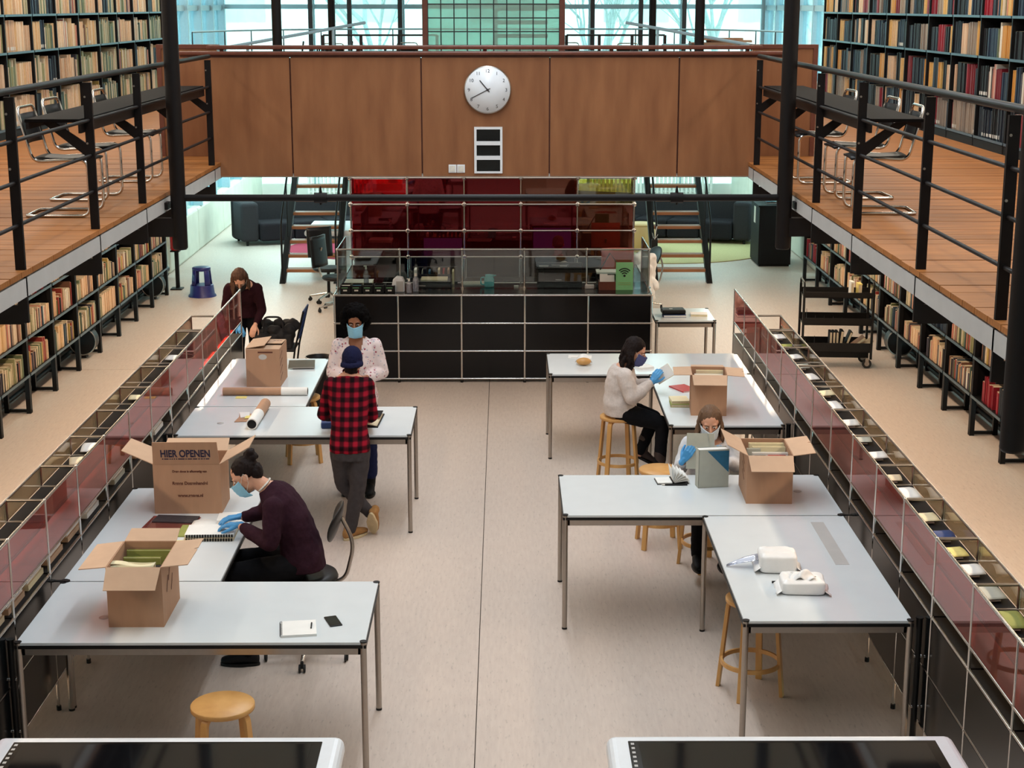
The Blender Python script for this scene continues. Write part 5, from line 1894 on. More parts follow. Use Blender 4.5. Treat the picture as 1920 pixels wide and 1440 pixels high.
hand(.125, .010, R(320), .03)
hand(.185, .008, R(243), .03)
MB().lathe([(.002, .05), (.012, .05), (.012, .058), (.002, .058)], 16).xf(Matrix.Rotation(PI / 2, 4, 'X')).build('hub', 'trouser_grey', t)
t = thing('slot_panel', 'white framed panel with three dark slots under the clock', 'panel', (-.167, 16.70, 2.905))
b = MB()
b.box(-.146, -.03, -.238, -.122, 0, .238).box(.122, -.03, -.238, .146, 0, .238)
b.box(-.122, -.03, .214, .122, 0, .238).box(-.122, -.03, -.238, .122, 0, -.218)
for z in (.072, -.078):
    b.box(-.122, -.034, z - .02, .122, 0, z + .02)
b.build('frame', 'white_plastic', t)
MB().box(-.122, -.008, -.218, .122, -.002, .214).build('dark_backing', 'bezel', t)
for x, w in ((-.54, 'farther from'), (-.452, 'nearer to')):
    t = thing('switch_plate', 'small white switch plate on the wooden bridge, the one %s the slot panel' % w, 'switch', (x, 16.70, 2.713), 0, 'switch plates on the bridge')
    MB().box(-.041, -.012, -.042, .041, 0, .042).build('plate', 'white_plastic', t, bevel=.003)
    MB().box(-.028, -.017, -.029, .028, -.012, .029).build('rocker', 'label', t)

# ------------------------------------------------------------------ floor things
t = thing('step_stool', 'blue plastic step stool by the far end of the lower bookcases', 'step stool', (-4.66, 24.35, 0))
b = MB()
n = 40
vs = []
prof = [(.215, .0), (.21, .02), (.19, .04), (.175, .17), (.17, .18), (.15, .18)]
b.lathe(prof, n)
b.build('base', 'blue_plastic', t)
MB().lathe([(.02, .40), (.135, .40), (.14, .41), (.14, .44), (.13, .45), (.02, .45)], n).build('top', 'blue_plastic', t)
for k in range(4):
    a = PI / 4 + k * PI / 2
    q = MB()
    q.sheet(lambda u, v: ((.155 - .022 * v) * math.cos(a + (u - .5) * .62), (.155 - .022 * v) * math.sin(a + (u - .5) * .62), .17 + .24 * v), 6, 3)
    q.build('pillar', 'blue_plastic', t, solid=.02)
t = thing('waste_bin', 'round black waste bin behind the table with the closed box', 'bin', (-2.06, 17.4, 0))
MB().lathe([(.10, 0), (.14, .002), (.155, .55), (.16, .56), (.15, .56), (.145, .5), (.13, .03), (.05, .02)], 28).build('bin', 'edge', t)
MB().tube(arc((0, 0, .56), .156, 0, 2 * PI, 28, 'xy')[:-1], .007, 6, closed=True).build('rim', 'satin', t)
t = thing('fire_extinguisher', 'red fire extinguisher by the end of the lower bookcases', 'fire extinguisher', (-5.17, 24.95, .62))
MB().lathe([(.03, 0), (.075, .006), (.08, .03), (.08, .42), (.06, .48), (.03, .51), (.025, .53)], 20).build('cylinder', 'red_gloss', t)
MB().cyl((0, 0, .53), (0, 0, .57), .028, n=12).box(-.015, -.10, .56, .015, .02, .58).box(-.015, -.09, .60, .015, .02, .615).build('valve', 'edge', t)
MB().tube(fillet([(0, .02, .56), (.10, 0, .56), (.10, 0, .15)], .05, 5), .011, 8).build('hose', 'rubber', t)
MB().box(-.03, .06, -.62, .03, .10, .45).box(-.09, -.09, -.62, .09, .10, -.60).box(-.07, -.07, -.02, .07, .10, 0).build('stand', 'edge', t)

t = thing('book_trolley', 'black steel book trolley on casters in the aisle', 'trolley', (4.10, 19.45, 0), R(-4))
L_, dpt = .42, .20
for z, hh in ((.88, .07), (.54, .09), (.20, .12)):
    b = MB().box(-L_, -dpt, z, L_, dpt, z + .012).box(-L_, -dpt, z, L_, -dpt + .006, z + hh).box(-L_, dpt - .006, z, L_, dpt, z + hh)
    b.build('shelf_tray', 'edge', t)
for x in (-L_, L_):
    for y in (-dpt, dpt):
        MB().box(x - .014, y - .014, .12, x + .014, y + .014, 1.0).build('post', 'edge', t)
    MB().tube(fillet([(x, -dpt, .98), (x, -dpt, 1.07), (x, dpt, 1.07), (x, dpt, .98)], .06, 5), .012, 8).build('handle', 'edge', t)
MB().box(-L_, -.02, .10, L_, .02, .19).build('chassis', 'edge', t)
for x in (-L_ + .04, L_ - .04):
    for y in (-dpt + .03, dpt - .03):
        b = MB().cyl((x, y - .014, .06), (x, y + .014, .06), .058, n=18)
        b.cyl((x, y - .016, .06), (x, y + .016, .06), .03, n=14, mi=1)
        b.box(x - .02, y - .022, .06, x + .02, y - .016, .13, 1).box(x - .02, y + .016, .06, x + .02, y + .022, .13, 1)
        b.build('caster', ['rubber', 'satin'], t)
b = MB()
for z, hs in ((.552, (.16, .09, .08, .07, .06)), (.212, (.12, .16, .08))):
    for k, h in enumerate(hs):
        b.prism([(-.05, 0), (.05, 0), (0, h)], -.002, .002, lambda a, c, d: (-.36 + .11 * k + d, a, z + c))
b.build('divider', 'edge', t)
for k, (x, w, m, rot) in enumerate([(-.02, .03, 'black_matt', 0), (.02, .03, 'black_matt', 0), (.06, .035, 'trouser_grey', -.1), (.12, .03, 'black_matt', -.35), (.19, .03, 'card', -.9), (.27, .025, 'page', -1.1), (-.06, .03, 'trouser_grey', 0)]):
    b = MB().box(-w / 2, -.09, 0, w / 2, .09, .22).box(-w / 2 + .003, -.093, .004, w / 2 - .003, .085, .216, 1)
    o = b.build('book', [m, 'page'])
    o.location = (4.10 + x, 19.45, .214 + (.012 if rot else 0))
    o.rotation_euler = (0, -rot, R(-4))
    tag(o, '%s book on the lowest tray of the book trolley, %s along' % ({'black_matt': 'black', 'trouser_grey': 'charcoal', 'card': 'brown', 'page': 'buff'}[m] + (' leaning' if rot else ''), ordn[[1, 2, 3, 4, 5, 6, 0][k]]), 'book', 'books on the book trolley')
slab('book', 'small yellow book on the top tray of the book trolley', 'book', 'yellow', (4.36, 19.40, .893), (.05, .14, .15), (0, 0, 0), None, 'page')
slab('book', 'white book on the top tray of the book trolley beside the yellow one', 'book', 'paper', (4.27, 19.42, .893), (.04, .14, .17), (0, 0, 0), None, 'page')
# keys and lanyard on the stair string
t = thing('key_lanyard', 'black key pouch on a lanyard hanging from the trolley-side stair', 'keys', (2.40, 25.42, 0))
MB().box(-.05, -.02, .50, .05, .01, .72).build('pouch', 'leather', t, bevel=.01)
MB().tube([(0, 0, .72), (.02, .03, .85), (.04, .06, .92)], .006, 6).build('strap', 'label', t)
MB().cyl((.01, -.02, .74), (.05, -.02, .80), .006, n=6).cyl((-.02, -.02, .74), (-.04, -.02, .83), .006, n=6).build('key', 'chrome', t)

# two touch tables cut off by the lower edge of the frame
for x0, nm in ((-2.44, 'on the step-stool side'), (.485, 'on the book-trolley side')):
    t = thing('touch_table', 'white touch-screen table in front of the camera, %s' % nm, 'touch table', (x0, 6.0, 0), 0, 'touch-screen tables')
    wd = 1.67
    MB().box(0, 0, .84, wd, 1.115, .95).build('case', 'white_plastic', t, bevel=.045, seg=4)
    MB().box(.10, .08, .945, wd - .10, 1.035, .953).build('bezel', 'bezel', t, bevel=.006)
    MB().box(.15, .13, .9532, wd - .15, 1.005, .954).build('screen', 'screen_off', t)
    for k in range(8):
        MB().box(.112, .99 - .045 * k, .9532, .128, 1.010 - .045 * k, .9538).build('printed_mark', 'fascia', t)
    MB().box(.45, .25, .03, wd - .45, .85, .84).build('pedestal', 'white_plastic', t, bevel=.03)
    MB().box(.25, .12, 0, wd - .25, .98, .03).build('foot_plate', 'fascia', t)
# low black pipes and cables along the window strip behind the lower bookcases
for x, nm in ((-5.56, 'step-stool'), (5.20, 'book-trolley')):
    t = thing('heating_pipe', 'dark heating pipe running along the floor behind the lower bookcases, %s side' % nm, 'pipe', (x, 12.5, 0))
    MB().tube([(0, 0, .14), (0, 13.6, .14)], .05, 10).tube([(0, 0, .05), (0, 13.6, .05)], .03, 8).build('pipe', 'steel_black', t)
    b = MB()
    for k in range(13):
        b.box(-.04, .3 + 1.05 * k, 0, .04, .34 + 1.05 * k, .2)
    b.build('bracket', 'steel_black', t)
for i, (x, y) in enumerate([(-5.35, 19.95), (-5.35, 24.1), (5.0, 19.85), (5.0, 23.6)]):
    t = thing('air_drum', 'round dark drum with a bright rim under the lower bookcase, %s' % ['by the floor joint', 'at its far end', 'behind the book trolley', 'at the far trolley-side end'][i], 'drum', (x, y, .22))
    MB().cyl((0, -.09, 0), (0, .09, 0), .17, n=28).build('drum', 'edge', t)
    MB().tube([(.17 * math.cos(2 * PI * k / 28), -.09, .17 * math.sin(2 * PI * k / 28)) for k in range(28)], .008, 6, closed=True).build('rim', 'satin', t)
    MB().box(-.03, -.05, -.22, .03, .05, -.16).build('foot', 'edge', t)
# ------------------------------------------------------------------ people
def V(*a):
    return Vector(a)


def limb(b, pts, rs, n=14):
    pts = [Vector(p) for p in pts]
    for i, (p, r) in enumerate(zip(pts, rs)):
        b.ell(p, (r, r, r), n, 9)
        if i:
            b.cyl(pts[i - 1], p, rs[i - 1], r, n=n)
    return b


def loft(b, rings, n=20, e=2.4):
    """rings: (centre, right, forward, rx, ry): stacked superellipses, capped"""
    vs, fs = [], []
    for c, rt, fw, rx, ry in rings:
        c, rt, fw = Vector(c), Vector(rt).normalized(), Vector(fw).normalized()
        for i in range(n):
            t = 2 * PI * i / n
            ca, sa = math.cos(t), math.sin(t)
            vs.append(c + rt * rx * math.copysign(abs(ca) ** (2 / e), ca) + fw * ry * math.copysign(abs(sa) ** (2 / e), sa))
    k = len(rings)
    for a in range(k - 1):
        for i in range(n):
            fs.append((a * n + i, a * n + (i + 1) % n, (a + 1) * n + (i + 1) % n, (a + 1) * n + i))
    fs += [tuple(range(n - 1, -1, -1)), tuple((k - 1) * n + i for i in range(n))]
    return b.add(vs, fs, 0, True)


def skinmesh(b, name, m, parent, base, voxel=.008, smooth=4, wr=0.0, wf=22, wz=1.0, cut=None, seed=0.0):
    """weld overlapping shapes into one continuous surface"""
    me0 = b.mesh('tmp', [m])
    o = bpy.data.objects.new('tmp', me0)
    COL.objects.link(o)
    r = o.modifiers.new('r', 'REMESH')
    r.mode = 'VOXEL'
    r.voxel_size = voxel
    r.use_smooth_shade = True
    if smooth:
        s_ = o.modifiers.new('s', 'SMOOTH')
        s_.factor = .5
        s_.iterations = smooth
    dg = bpy.context.evaluated_depsgraph_get()
    me = bpy.data.meshes.new_from_object(o.evaluated_get(dg))
    bpy.data.objects.remove(o)
    bpy.data.meshes.remove(me0)
    me.name = name
    nv = len(me.vertices)
    cov = np.empty(nv * 3, dtype=np.float32)
    me.vertices.foreach_get('co', cov)
    cov = cov.reshape(-1, 3)
    if wr:
        nrm = np.empty(nv * 3, dtype=np.float32)
        me.vertices.foreach_get('normal', nrm)
        nrm = nrm.reshape(-1, 3)
        off = Vector((seed, seed * .7, 0))
        d = np.array([noise.noise(Vector((p[0] * wf, p[1] * wf, p[2] * wf * wz)) + off) + .5 * noise.noise(Vector((p[0] * wf * 2, p[1] * wf * 2, p[2] * wf * wz * 2)) + off) for p in cov.tolist()], dtype=np.float32)
        cov = cov + nrm * (d * wr)[:, None]
    bs = np.array(base, dtype=np.float32)
    if cut:
        bm = bmesh.new()
        bm.from_mesh(me)
        bm.verts.ensure_lookup_table()
        for v_, p in zip(bm.verts, cov):
            v_.co = p
        dead = [f for f in bm.faces if cut(f.calc_center_median())]
        bmesh.ops.delete(bm, geom=dead, context='FACES')
        for v_ in bm.verts:
            v_.co -= Vector(base)
        bm.to_mesh(me)
        bm.free()
    else:
        me.vertices.foreach_set('co', (cov - bs).ravel())
    me.materials.clear()
    me.materials.append(M[m])
    me.polygons.foreach_set('use_smooth', [True] * len(me.polygons))
    me.update()
    return link(name, me, parent)


def frame(fwd, up=(0, 0, 1), loc=(0, 0, 0)):
    """4x4 with columns right, forward, up"""
    f = Vector(fwd).normalized()
    r = f.cross(Vector(up)).normalized()
    u = r.cross(f)
    return Matrix(((r.x, f.x, u.x, loc[0]), (r.y, f.y, u.y, loc[1]), (r.z, f.z, u.z, loc[2]), (0, 0, 0, 1)))


def merge(b, q, mtx):
    q.xf(mtx)
    for f, m_, s_ in zip(q.f, q.m, q.s):
        pass
    o = len(b.v)
    b.v += q.v
    b.f += [tuple(i + o for i in f) for f in q.f]
    b.m += q.m
    b.s += q.s


def head_shape(b, H):
    q = MB()
    q.ell((0, -.015, .030), (.074, .094, .082), 20, 14)
    q.ell((0, .020, -.035), (.060, .062, .082), 18, 12)
    q.ell((0, .035, -.082), (.042, .045, .034), 14, 10)
    q.ell((0, .064, -.098), (.021, .019, .017), 12, 8)
    for s_ in (-1, 1):
        q.ell((s_ * .034, .048, -.030), (.028, .030, .032), 12, 8)
        q.ell((s_ * .028, .072, .024), (.024, .013, .009), 12, 8)
        q.ell((s_ * .077, -.008, -.008), (.009, .021, .031), 12, 8)
        q.ell((s_ * .010, .088, -.034), (.009, .010, .008), 10, 8)
    limb(q, [(0, .082, .012), (0, .103, -.022), (0, .094, -.034)], [.008, .0125, .011], 10)
    q.ell((0, .083, -.060), (.023, .010, .006), 12, 8)
    q.ell((0, .081, -.070), (.020, .010, .006), 12, 8)
    merge(b, q, H)


def face_bits(parent, H, base, hair, smile=False):
    T = Matrix.Translation(-Vector(base)) @ H
    for s_ in (-1, 1):
        b = MB().ell((s_ * .030, .079, .004), (.0125, .008, .0060), 14, 10)
        b.ell((s_ * .030, .0845, .003), (.006, .004, .0056), 10, 8, mi=1)
        b.xf(T).build('eye', ['eye', 'iris'], parent)
        b = MB()
        limb(b, [(s_ * .014, .091, .021), (s_ * .030, .090, .027), (s_ * .046, .080, .022)], [.0035, .004, .003], 8)
        b.xf(T).build('eyebrow', hair, parent)


def face_mask(parent, H, base, m, low=-.118, high=-.010, bulge=.020):
    def fn(u, v):
        a = (u - .5) * 2
        z = high + (low - high) * v
        ang = a * 1.32
        rx = .071 - .012 * v
        nose = math.exp(-(a / .30) ** 2) * (1 - .65 * v) * bulge * 1.25
        ry = .076 + nose + bulge * .35 * math.sin(PI * v) * math.cos(ang)
        y0 = .024 - .012 * max(0, v - .75) / .25 * 1.2
        zz = z + .018 * (1 - math.cos(ang)) * (1 - 2 * v) * 1.0
        return (rx * math.sin(ang) * 1.04, y0 + ry * max(0, math.cos(ang)) + .0012 * math.sin(v * 26), zz)
    T = Matrix.Translation(-Vector(base)) @ H
    b = MB().sheet(fn, 22, 16)
    b.xf(T)
    o = b.build('face_mask', m, parent, solid=.004)
    b = MB()
    for s_ in (-1, 1):
        b.tube([(s_ * .071, .046, -.028), (s_ * .080, .015, .004), (s_ * .083, -.016, .026), (s_ * .084, -.026, -.002), (s_ * .079, -.004, -.045), (s_ * .060, .040, -.082)], .0016, 5)
    b.xf(T).build('ear_loop', 'label', parent)


def hand_shape(b, wrist, dirv, back, side, curl=(25, 35, 30), k=1.0, spread=.0, thumb=(.75, .65, -.25)):
    d = Vector(dirv).normalized()
    z = Vector(back)
    z = (z - d * z.dot(d)).normalized()
    x = d.cross(z).normalized()
    o = Vector(wrist)
    P = lambda a, c, e: o + (x * a + d * c + z * e) * k
    limb(b, [P(0, -.02, 0), P(0, .012, 0)], [.025 * k, .023 * k])
    xs = (-.030, -.010, .010, .030)
    for i, xo in enumerate(xs):
        limb(b, [P(xo * .55, .01, 0), P(xo, .082 - (.006 if i in (0, 3) else 0), .004)], [.0155 * k, .0125 * k], 10)
    f = (.84, .98, 1.0, .92) if side > 0 else (.92, 1.0, .98, .84)
    for i, xo in enumerate(xs):
        p = P(xo, .082 - (.006 if i in (0, 3) else 0), .004)
        a = 0
        sx = spread * (i - 1.5)
        pts, L = [p], (.043 * f[i], .027 * f[i], .022 * f[i])
        for c, l in zip(curl, L):
            a += R(c)
            p = p + (d * math.cos(a) - z * math.sin(a) + x * sx).normalized() * l * k
            pts.append(p)
        limb(b, pts, [.0098 * k, .0092 * k, .0085 * k, .0075 * k], 10)
    t0 = P(side * .022, .018, -.006)
    t1 = t0 + (x * side * thumb[0] + d * thumb[1] + z * thumb[2]).normalized() * .044 * k
    t2 = t1 + (x * side * thumb[0] * .5 + d + z * thumb[2]).normalized() * .033 * k
    t3 = t2 + (x * side * thumb[0] * .15 + d + z * thumb[2] * 1.4).normalized() * .025 * k
    limb(b, [t0, t1, t2, t3], [.0155 * k, .0125 * k, .0105 * k, .0085 * k], 10)


def shoe(parent, base, heel, toe, up, m_up, m_sole, w=.046, h=.085, boot=None):
    heel, toe, up = Vector(heel), Vector(toe), Vector(up).normalized()
    d = (toe - heel).normalized()
    s_ = d.cross(up).normalized()
    L = (toe - heel).length
    b = MB()
    loft(b, [(heel + d * L * t + up * (hh / 2 + .018), s_, up, ww, hh / 2) for t, ww, hh in ((.0, .024, .05), (.04, .034, .075), (.2, .038, .09), (.45, .043, .078), (.7, w, .056), (.9, w * .85, .044), (1.0, w * .5, .034))], 16, 2.3)
    limb(b, [heel + d * L * .2 + up * .06, heel + d * L * .2 + up * (h + .02)], [.038, .040])
    if boot:
        limb(b, [heel + d * L * .2 + up * .07, Vector(boot)], [.044, .056])
    skinmesh(b, 'boot' if boot else 'shoe', m_up, parent, base, .007, 4)
    n = 22
    pts = []
    for i in range(n):
        t = 2 * PI * i / n
        yy = math.sin(t) * (w + .003) * (1 if math.cos(t) > -.2 else .85)
        pts.append((L / 2 + math.cos(t) * (L / 2 + .006), yy))
    MB().prism(pts, 0, .022, lambda a, c, e: heel - Vector(base) + d * a + s_ * c + up * e).build('shoe_sole', m_sole, parent, bevel=.004)


def hair_shell(b, H, parts):
    q = MB()
    for kind, a, r in parts:
        if kind == 'e':
            q.ell(a, r, 18, 12)
        else:
            limb(q, a, r, 10)
    merge(b, q, H)


def locks(b, H, n, a0, a1, length, seed, fall=(0, 0, 0), rad=.017, wave=.010):
    """long wavy locks: they leave the scalp of the tilted head and then hang straight down"""
    r_ = random.Random(seed)
    for i in range(n):
        a = R(a0 + (a1 - a0) * i / max(1, n - 1) + r_.uniform(-4, 4))
        loc = lambda rr, z: H @ Vector((rr * math.cos(a), -.018 - rr * 1.08 * math.sin(a), z))
        pts = [loc(.066, .085), loc(.078, .045), loc(.083, .0)]
        out = (pts[2] - H @ Vector((0, -.018, 0))).normalized()
        L = length * r_.uniform(.75, 1.05)
        ph = r_.uniform(0, 6)
        k = 5
        for j in range(1, k + 1):
            q = pts[2] + Vector((0, 0, -L * j / k)) + out * (.020 * math.sin(PI * j / k * .6)) + Vector(fall) * (j / k)
            q += Vector((math.sin(ph + j * 1.7), math.cos(ph + j * 1.3), 0)) * wave
            pts.append(q)
        limb(b, pts, [rad * .8, rad * 1.1, rad * 1.15, rad * 1.15, rad * 1.1, rad, rad * .8, rad * .35], 8)


def build_person(label, base, H, skin, hair, torso, arms, legs, hands=(), neck=None, group=None):
    """torso rings, arms [(shoulder, elbow, wrist)], legs [(hip, knee, ankle)], bare hands; one welded body"""
    t = thing('person', label, 'person', base)
    b = MB()
    head_shape(b, H)
    hc = H.translation
    loft(b, torso)
    limb(b, [Vector(neck), hc + (H.to_3x3() @ Vector((0, -.028, -.05)))], [.056, .050])
    for s_, e, w in arms:
        limb(b, [s_, (Vector(s_) + Vector(e)) / 2, e, (Vector(e) + Vector(w)) / 2, w], [.050, .045, .038, .034, .025])
    for h, k, a in legs:
        limb(b, [h, (Vector(h) + Vector(k)) / 2, k, Vector(k).lerp(Vector(a), .35), a], [.078, .070, .052, .052, .036])
    for hd in hands:
        hand_shape(b, *hd)
    skinmesh(b, 'body', skin, t, base, .0068, 3)
    return t


def grow(rings, d):
    return [(c, r, f, rx + d, ry + d) for c, r, f, rx, ry in rings]


SX, SY, NY, NX = (1, 0, 0), (0, 1, 0), (0, -1, 0), (-1, 0, 0)

# --- 1. person in the red and black plaid shirt, seen from behind, leaning over the table
base = (-1.28, 12.82, 0)
H = frame((.05, .82, -.55), (0, .4, .9), (-1.272, 13.045, 1.468))
to = [(V(-1.277, 12.74, .74), SX, SY, .14, .105), (V(-1.278, 12.745, .84), SX, SY, .155, .115), (V(-1.285, 12.80, .98), SX, SY, .135, .10), (V(-1.293, 12.89, 1.14), SX, SY, .15, .11),
      (V(-1.298, 12.955, 1.27), SX, (0, 1, -.3), .155, .10), (V(-1.296, 12.985, 1.345), SX, (0, 1, -.5), .12, .075), (V(-1.285, 13.0, 1.39), SX, (0, 1, -.5), .06, .055)]
ar = [(V(-1.442, 12.965, 1.295), V(-1.515, 12.97, 1.035), V(-1.415, 13.20, .945)), (V(-1.152, 12.965, 1.295), V(-1.112, 12.975, 1.02), V(-1.165, 13.22, .935))]
lg = [(V(-1.20, 12.74, .79), V(-1.222, 12.735, .46), V(-1.300, 12.80, .09)), (V(-1.355, 12.745, .79), V(-1.355, 12.82, .48), V(-1.15, 12.91, .20))]
hs = [((-1.40, 13.235, .94), (.5, 1, -.25), (0, .2, 1), 1, (25, 30, 25)), ((-1.175, 13.255, .93), (-.35, 1, -.25), (0, .2, 1), -1, (25, 30, 25))]
p = build_person('person in a red and black plaid shirt and navy beanie leaning over a table', base, H, 'skin', 'hair_dark', to, ar, lg, hs, (-1.285, 12.995, 1.38))
b = MB()
loft(b, [(V(-1.28, 12.74, .785), SX, SY, .168, .125)] + grow(to[1:6], .014))
for s_, e, w in ar:
    limb(b, [s_, (s_ + e) / 2, e, (e + w) / 2, e.lerp(w, .92)], [.066, .060, .054, .046, .040])
skinmesh(b, 'plaid_shirt', 'plaid', p, base, .009, 3, .006, 14, .8, seed=3)
b = MB()
for i in range(15):
    a = 2 * PI * i / 15
    limb(b, [V(-1.284 + .064 * math.cos(a), 13.0 + .058 * math.sin(a) , 1.375 + .02 * math.sin(a)), V(-1.283 + .062 * math.cos(a), 13.004 + .056 * math.sin(a), 1.405 + .02 * math.sin(a))], [.011, .009], 8)
skinmesh(b, 'collar', 'plaid', p, base, .007, 3)
b = MB()
loft(b, grow([(V(-1.277, 12.74, .72), SX, SY, .14, .105), to[0], to[1]], .010))
for h, k, a in lg:
    limb(b, [h, (h + k) / 2, k, k.lerp(a, .4), a], [.092, .084, .067, .064, .052])
skinmesh(b, 'trousers', 'trouser_grey', p, base, .009, 3, .006, 18, .7, seed=5)
b = MB()
q = MB().ell((0, -.020, .026), (.087, .106, .108), 22, 16)
for i in range(26):
    a = 2 * PI * i / 26
    q.ell((.082 * math.cos(a), -.018 + .102 * math.sin(a), -.026 + .055 * math.sin(a)), (.015, .015, .026), 8, 6)
merge(b, q, H)
skinmesh(b, 'beanie', 'beanie', p, base, .007, 4, .003, 60, 1)
b = MB()
hair_shell(b, H, [('e', (0, -.052, -.075), (.057, .040, .055)), ('e', (0, -.030, -.10), (.056, .045, .03))])
skinmesh(b, 'hair', 'hair_dark', p, base, .008, 2, .004, 60)
face_bits(p, H, base, 'hair_dark')
shoe(p, base, (-1.345, 12.745, 0), (-1.175, 12.945, 0), (0, 0, 1), 'suede', 'sole')
shoe(p, base, (-1.125, 12.80, .215), (-1.115, 12.90, .012), (.25, .85, .45), 'suede', 'sole')

# --- 2. person in the white floral cardigan facing the camera
base = (-1.335, 14.13, 0)
H = frame((-.02, -1, -.16), (0, 0, 1), (-1.338, 14.09, 1.60))
to = [(V(-1.335, 14.14, .80), SX, SY, .155, .115), (V(-1.335, 14.14, .90), SX, SY, .17, .12), (V(-1.335, 14.14, 1.06), SX, SY, .14, .105), (V(-1.335, 14.13, 1.22), SX, SY, .155, .12),
      (V(-1.335, 14.13, 1.34), SX, SY, .155, .10), (V(-1.335, 14.135, 1.42), SX, SY, .12, .075), (V(-1.335, 14.13, 1.465), SX, SY, .055, .055)]
ar = [(V(-1.49, 14.14, 1.375), V(-1.555, 14.15, 1.13), V(-1.425, 13.955, 1.12)), (V(-1.18, 14.14, 1.375), V(-1.115, 14.15, 1.13), V(-1.24, 13.955, 1.12))]
lg = [(V(-1.425, 14.14, .82), V(-1.43, 14.13, .46), V(-1.44, 14.16, .09)), (V(-1.245, 14.14, .82), V(-1.235, 14.10, .46), V(-1.235, 14.11, .09))]
hs = [((-1.405, 13.93, 1.12), (.95, -.35, -.02), (0, -.6, .8), 1, (20, 25, 20), .95), ((-1.26, 13.925, 1.125), (-.95, -.35, -.05), (0, -.6, .8), -1, (20, 25, 20), .95)]
p = build_person('person with dark curly hair and a white floral cardigan standing behind the table', base, H, 'skin_brown', 'hair_black', to, ar, lg, hs, (-1.335, 14.125, 1.45))
b = MB()
loft(b, grow(to[:6], .018) + [(V(-1.335, 14.145, 1.455), SX, SY, .085, .075)])
for s_, e, w in ar:
    limb(b, [s_, (s_ + e) / 2, e, (e + w) / 2, e.lerp(w, .72)], [.074, .070, .066, .062, .058])


def vee(c):
    z = c.z
    if c.y > 14.10 or z < 1.20:
        return c.z > 1.45 and abs(c.x + 1.335) < .075
    w = .012 + .050 * min(1, max(0, (z - 1.20) / .22))
    return abs(c.x + 1.335) < w


skinmesh(b, 'floral_cardigan', 'floral', p, base, .009, 3, .007, 13, .8, cut=vee, seed=8)
b = MB()
loft(b, grow(to[:4], .006) + [(V(-1.335, 14.125, 1.315), SX, SY, .15, .108)])
skinmesh(b, 'dark_top', 'maroon', p, base, .009, 3)
b = MB()
loft(b, grow(to[:2], .008))
for h, k, a in lg:
    limb(b, [h, (h + k) / 2, k, k.lerp(a, .5), k.lerp(a, .72)], [.092, .084, .072, .070, .070])
skinmesh(b, 'jeans', 'denim', p, base, .009, 3, .004, 18)
rr_ = random.Random(4)
q = MB()
q.ell((0, -.04, .05), (.105, .105, .10), 18, 12)
for i in range(170):
    a, zc = rr_.uniform(0, 2 * PI), rr_.uniform(-.95, 1)
    s_ = math.sqrt(1 - zc * zc)
    d = V(s_ * math.cos(a), s_ * math.sin(a), zc)
    if d.y > .30 and d.z < .52 and abs(d.x) < .80:
        continue
    c = V(0, -.025, .03) + V(d.x * .112, d.y * .115, d.z * .112)
    if c.y > .03 and abs(c.x) < .062 and c.z < .07:
        continue
    q.ell(c, (.034, .034, .034), 8, 6)
b = MB()
merge(b, q, H)
skinmesh(b, 'hair', 'hair_black', p, base, .009, 2, .010, 55)
face_bits(p, H, base, 'hair_black')
face_mask(p, H, base, 'mask_blue')
for (h, k, a), dx in zip(lg, (-.02, .0)):
    shoe(p, base, (a.x, a.y + .06, 0), (a.x + dx, a.y - .19, 0), (0, 0, 1), 'boot' if False else 'black_matt', 'edge', boot=k.lerp(a, .75))

# --- 3. person in the maroon sweater seated at the table, facing the step-stool side
base = (-1.45, 10.30, 0)
H = frame((-.80, -.05, -.60), (-.5, 0, .85), (-1.742, 10.30, 1.302))
F = (-1, 0, 0)
to = [(V(-1.37, 10.3, .66), SY, SX, .17, .13), (V(-1.37, 10.3, .74), SY, SX, .165, .125), (V(-1.395, 10.3, .86), SY, (1, 0, .2), .145, .115), (V(-1.45, 10.3, 1.0), SY, (1, 0, .5), .16, .115),
      (V(-1.52, 10.3, 1.12), SY, (1, 0, .7), .165, .105), (V(-1.565, 10.3, 1.185), SY, (1, 0, .8), .13, .075), (V(-1.60, 10.3, 1.225), SY, (1, 0, .9), .06, .055)]
ar = [(V(-1.535, 10.125, 1.13), V(-1.55, 10.07, .905), V(-1.775, 10.28, .945)), (V(-1.545, 10.475, 1.13), V(-1.66, 10.56, .96), V(-1.80, 10.50, .945))]
lg = [(V(-1.42, 10.205, .685), V(-1.83, 10.16, .66), V(-1.74, 10.16, .10)), (V(-1.42, 10.395, .685), V(-1.83, 10.44, .66), V(-1.76, 10.46, .10))]
p = build_person('person with a dark hair bun and maroon sweater, seated and reading at the white table', base, H, 'skin', 'hair_dark', to, ar, lg, (), (-1.605, 10.3, 1.22))
b = MB()
loft(b, grow(to[:6], .020) + grow(to[6:7], .014))
for s_, e, w in ar:
    limb(b, [s_, (s_ + e) / 2, e, (e + w) / 2, e.lerp(w, .88)], [.072, .068, .060, .050, .042])
skinmesh(b, 'maroon_sweater', 'maroon', p, base, .009, 3, .008, 12, 1, seed=2)
b = MB()
for i in range(20):
    a = 2 * PI * i / 20
    b.ell(V(-1.614, 10.3, 1.236) + V(.053 * math.cos(a) * .7, .062 * math.sin(a), .053 * math.cos(a) * .72), (.009, .009, .009), 8, 6)
skinmesh(b, 'white_collar', 'label', p, base, .005, 2)
b = MB()
loft(b, grow(to[:2], .010))
for h, k, a in lg:
    limb(b, [h, (h + k) / 2, k, k.lerp(a, .4), a], [.098, .088, .070, .064, .052])
skinmesh(b, 'trousers', 'trouser_black', p, base, .009, 3, .004, 16)
b = MB()
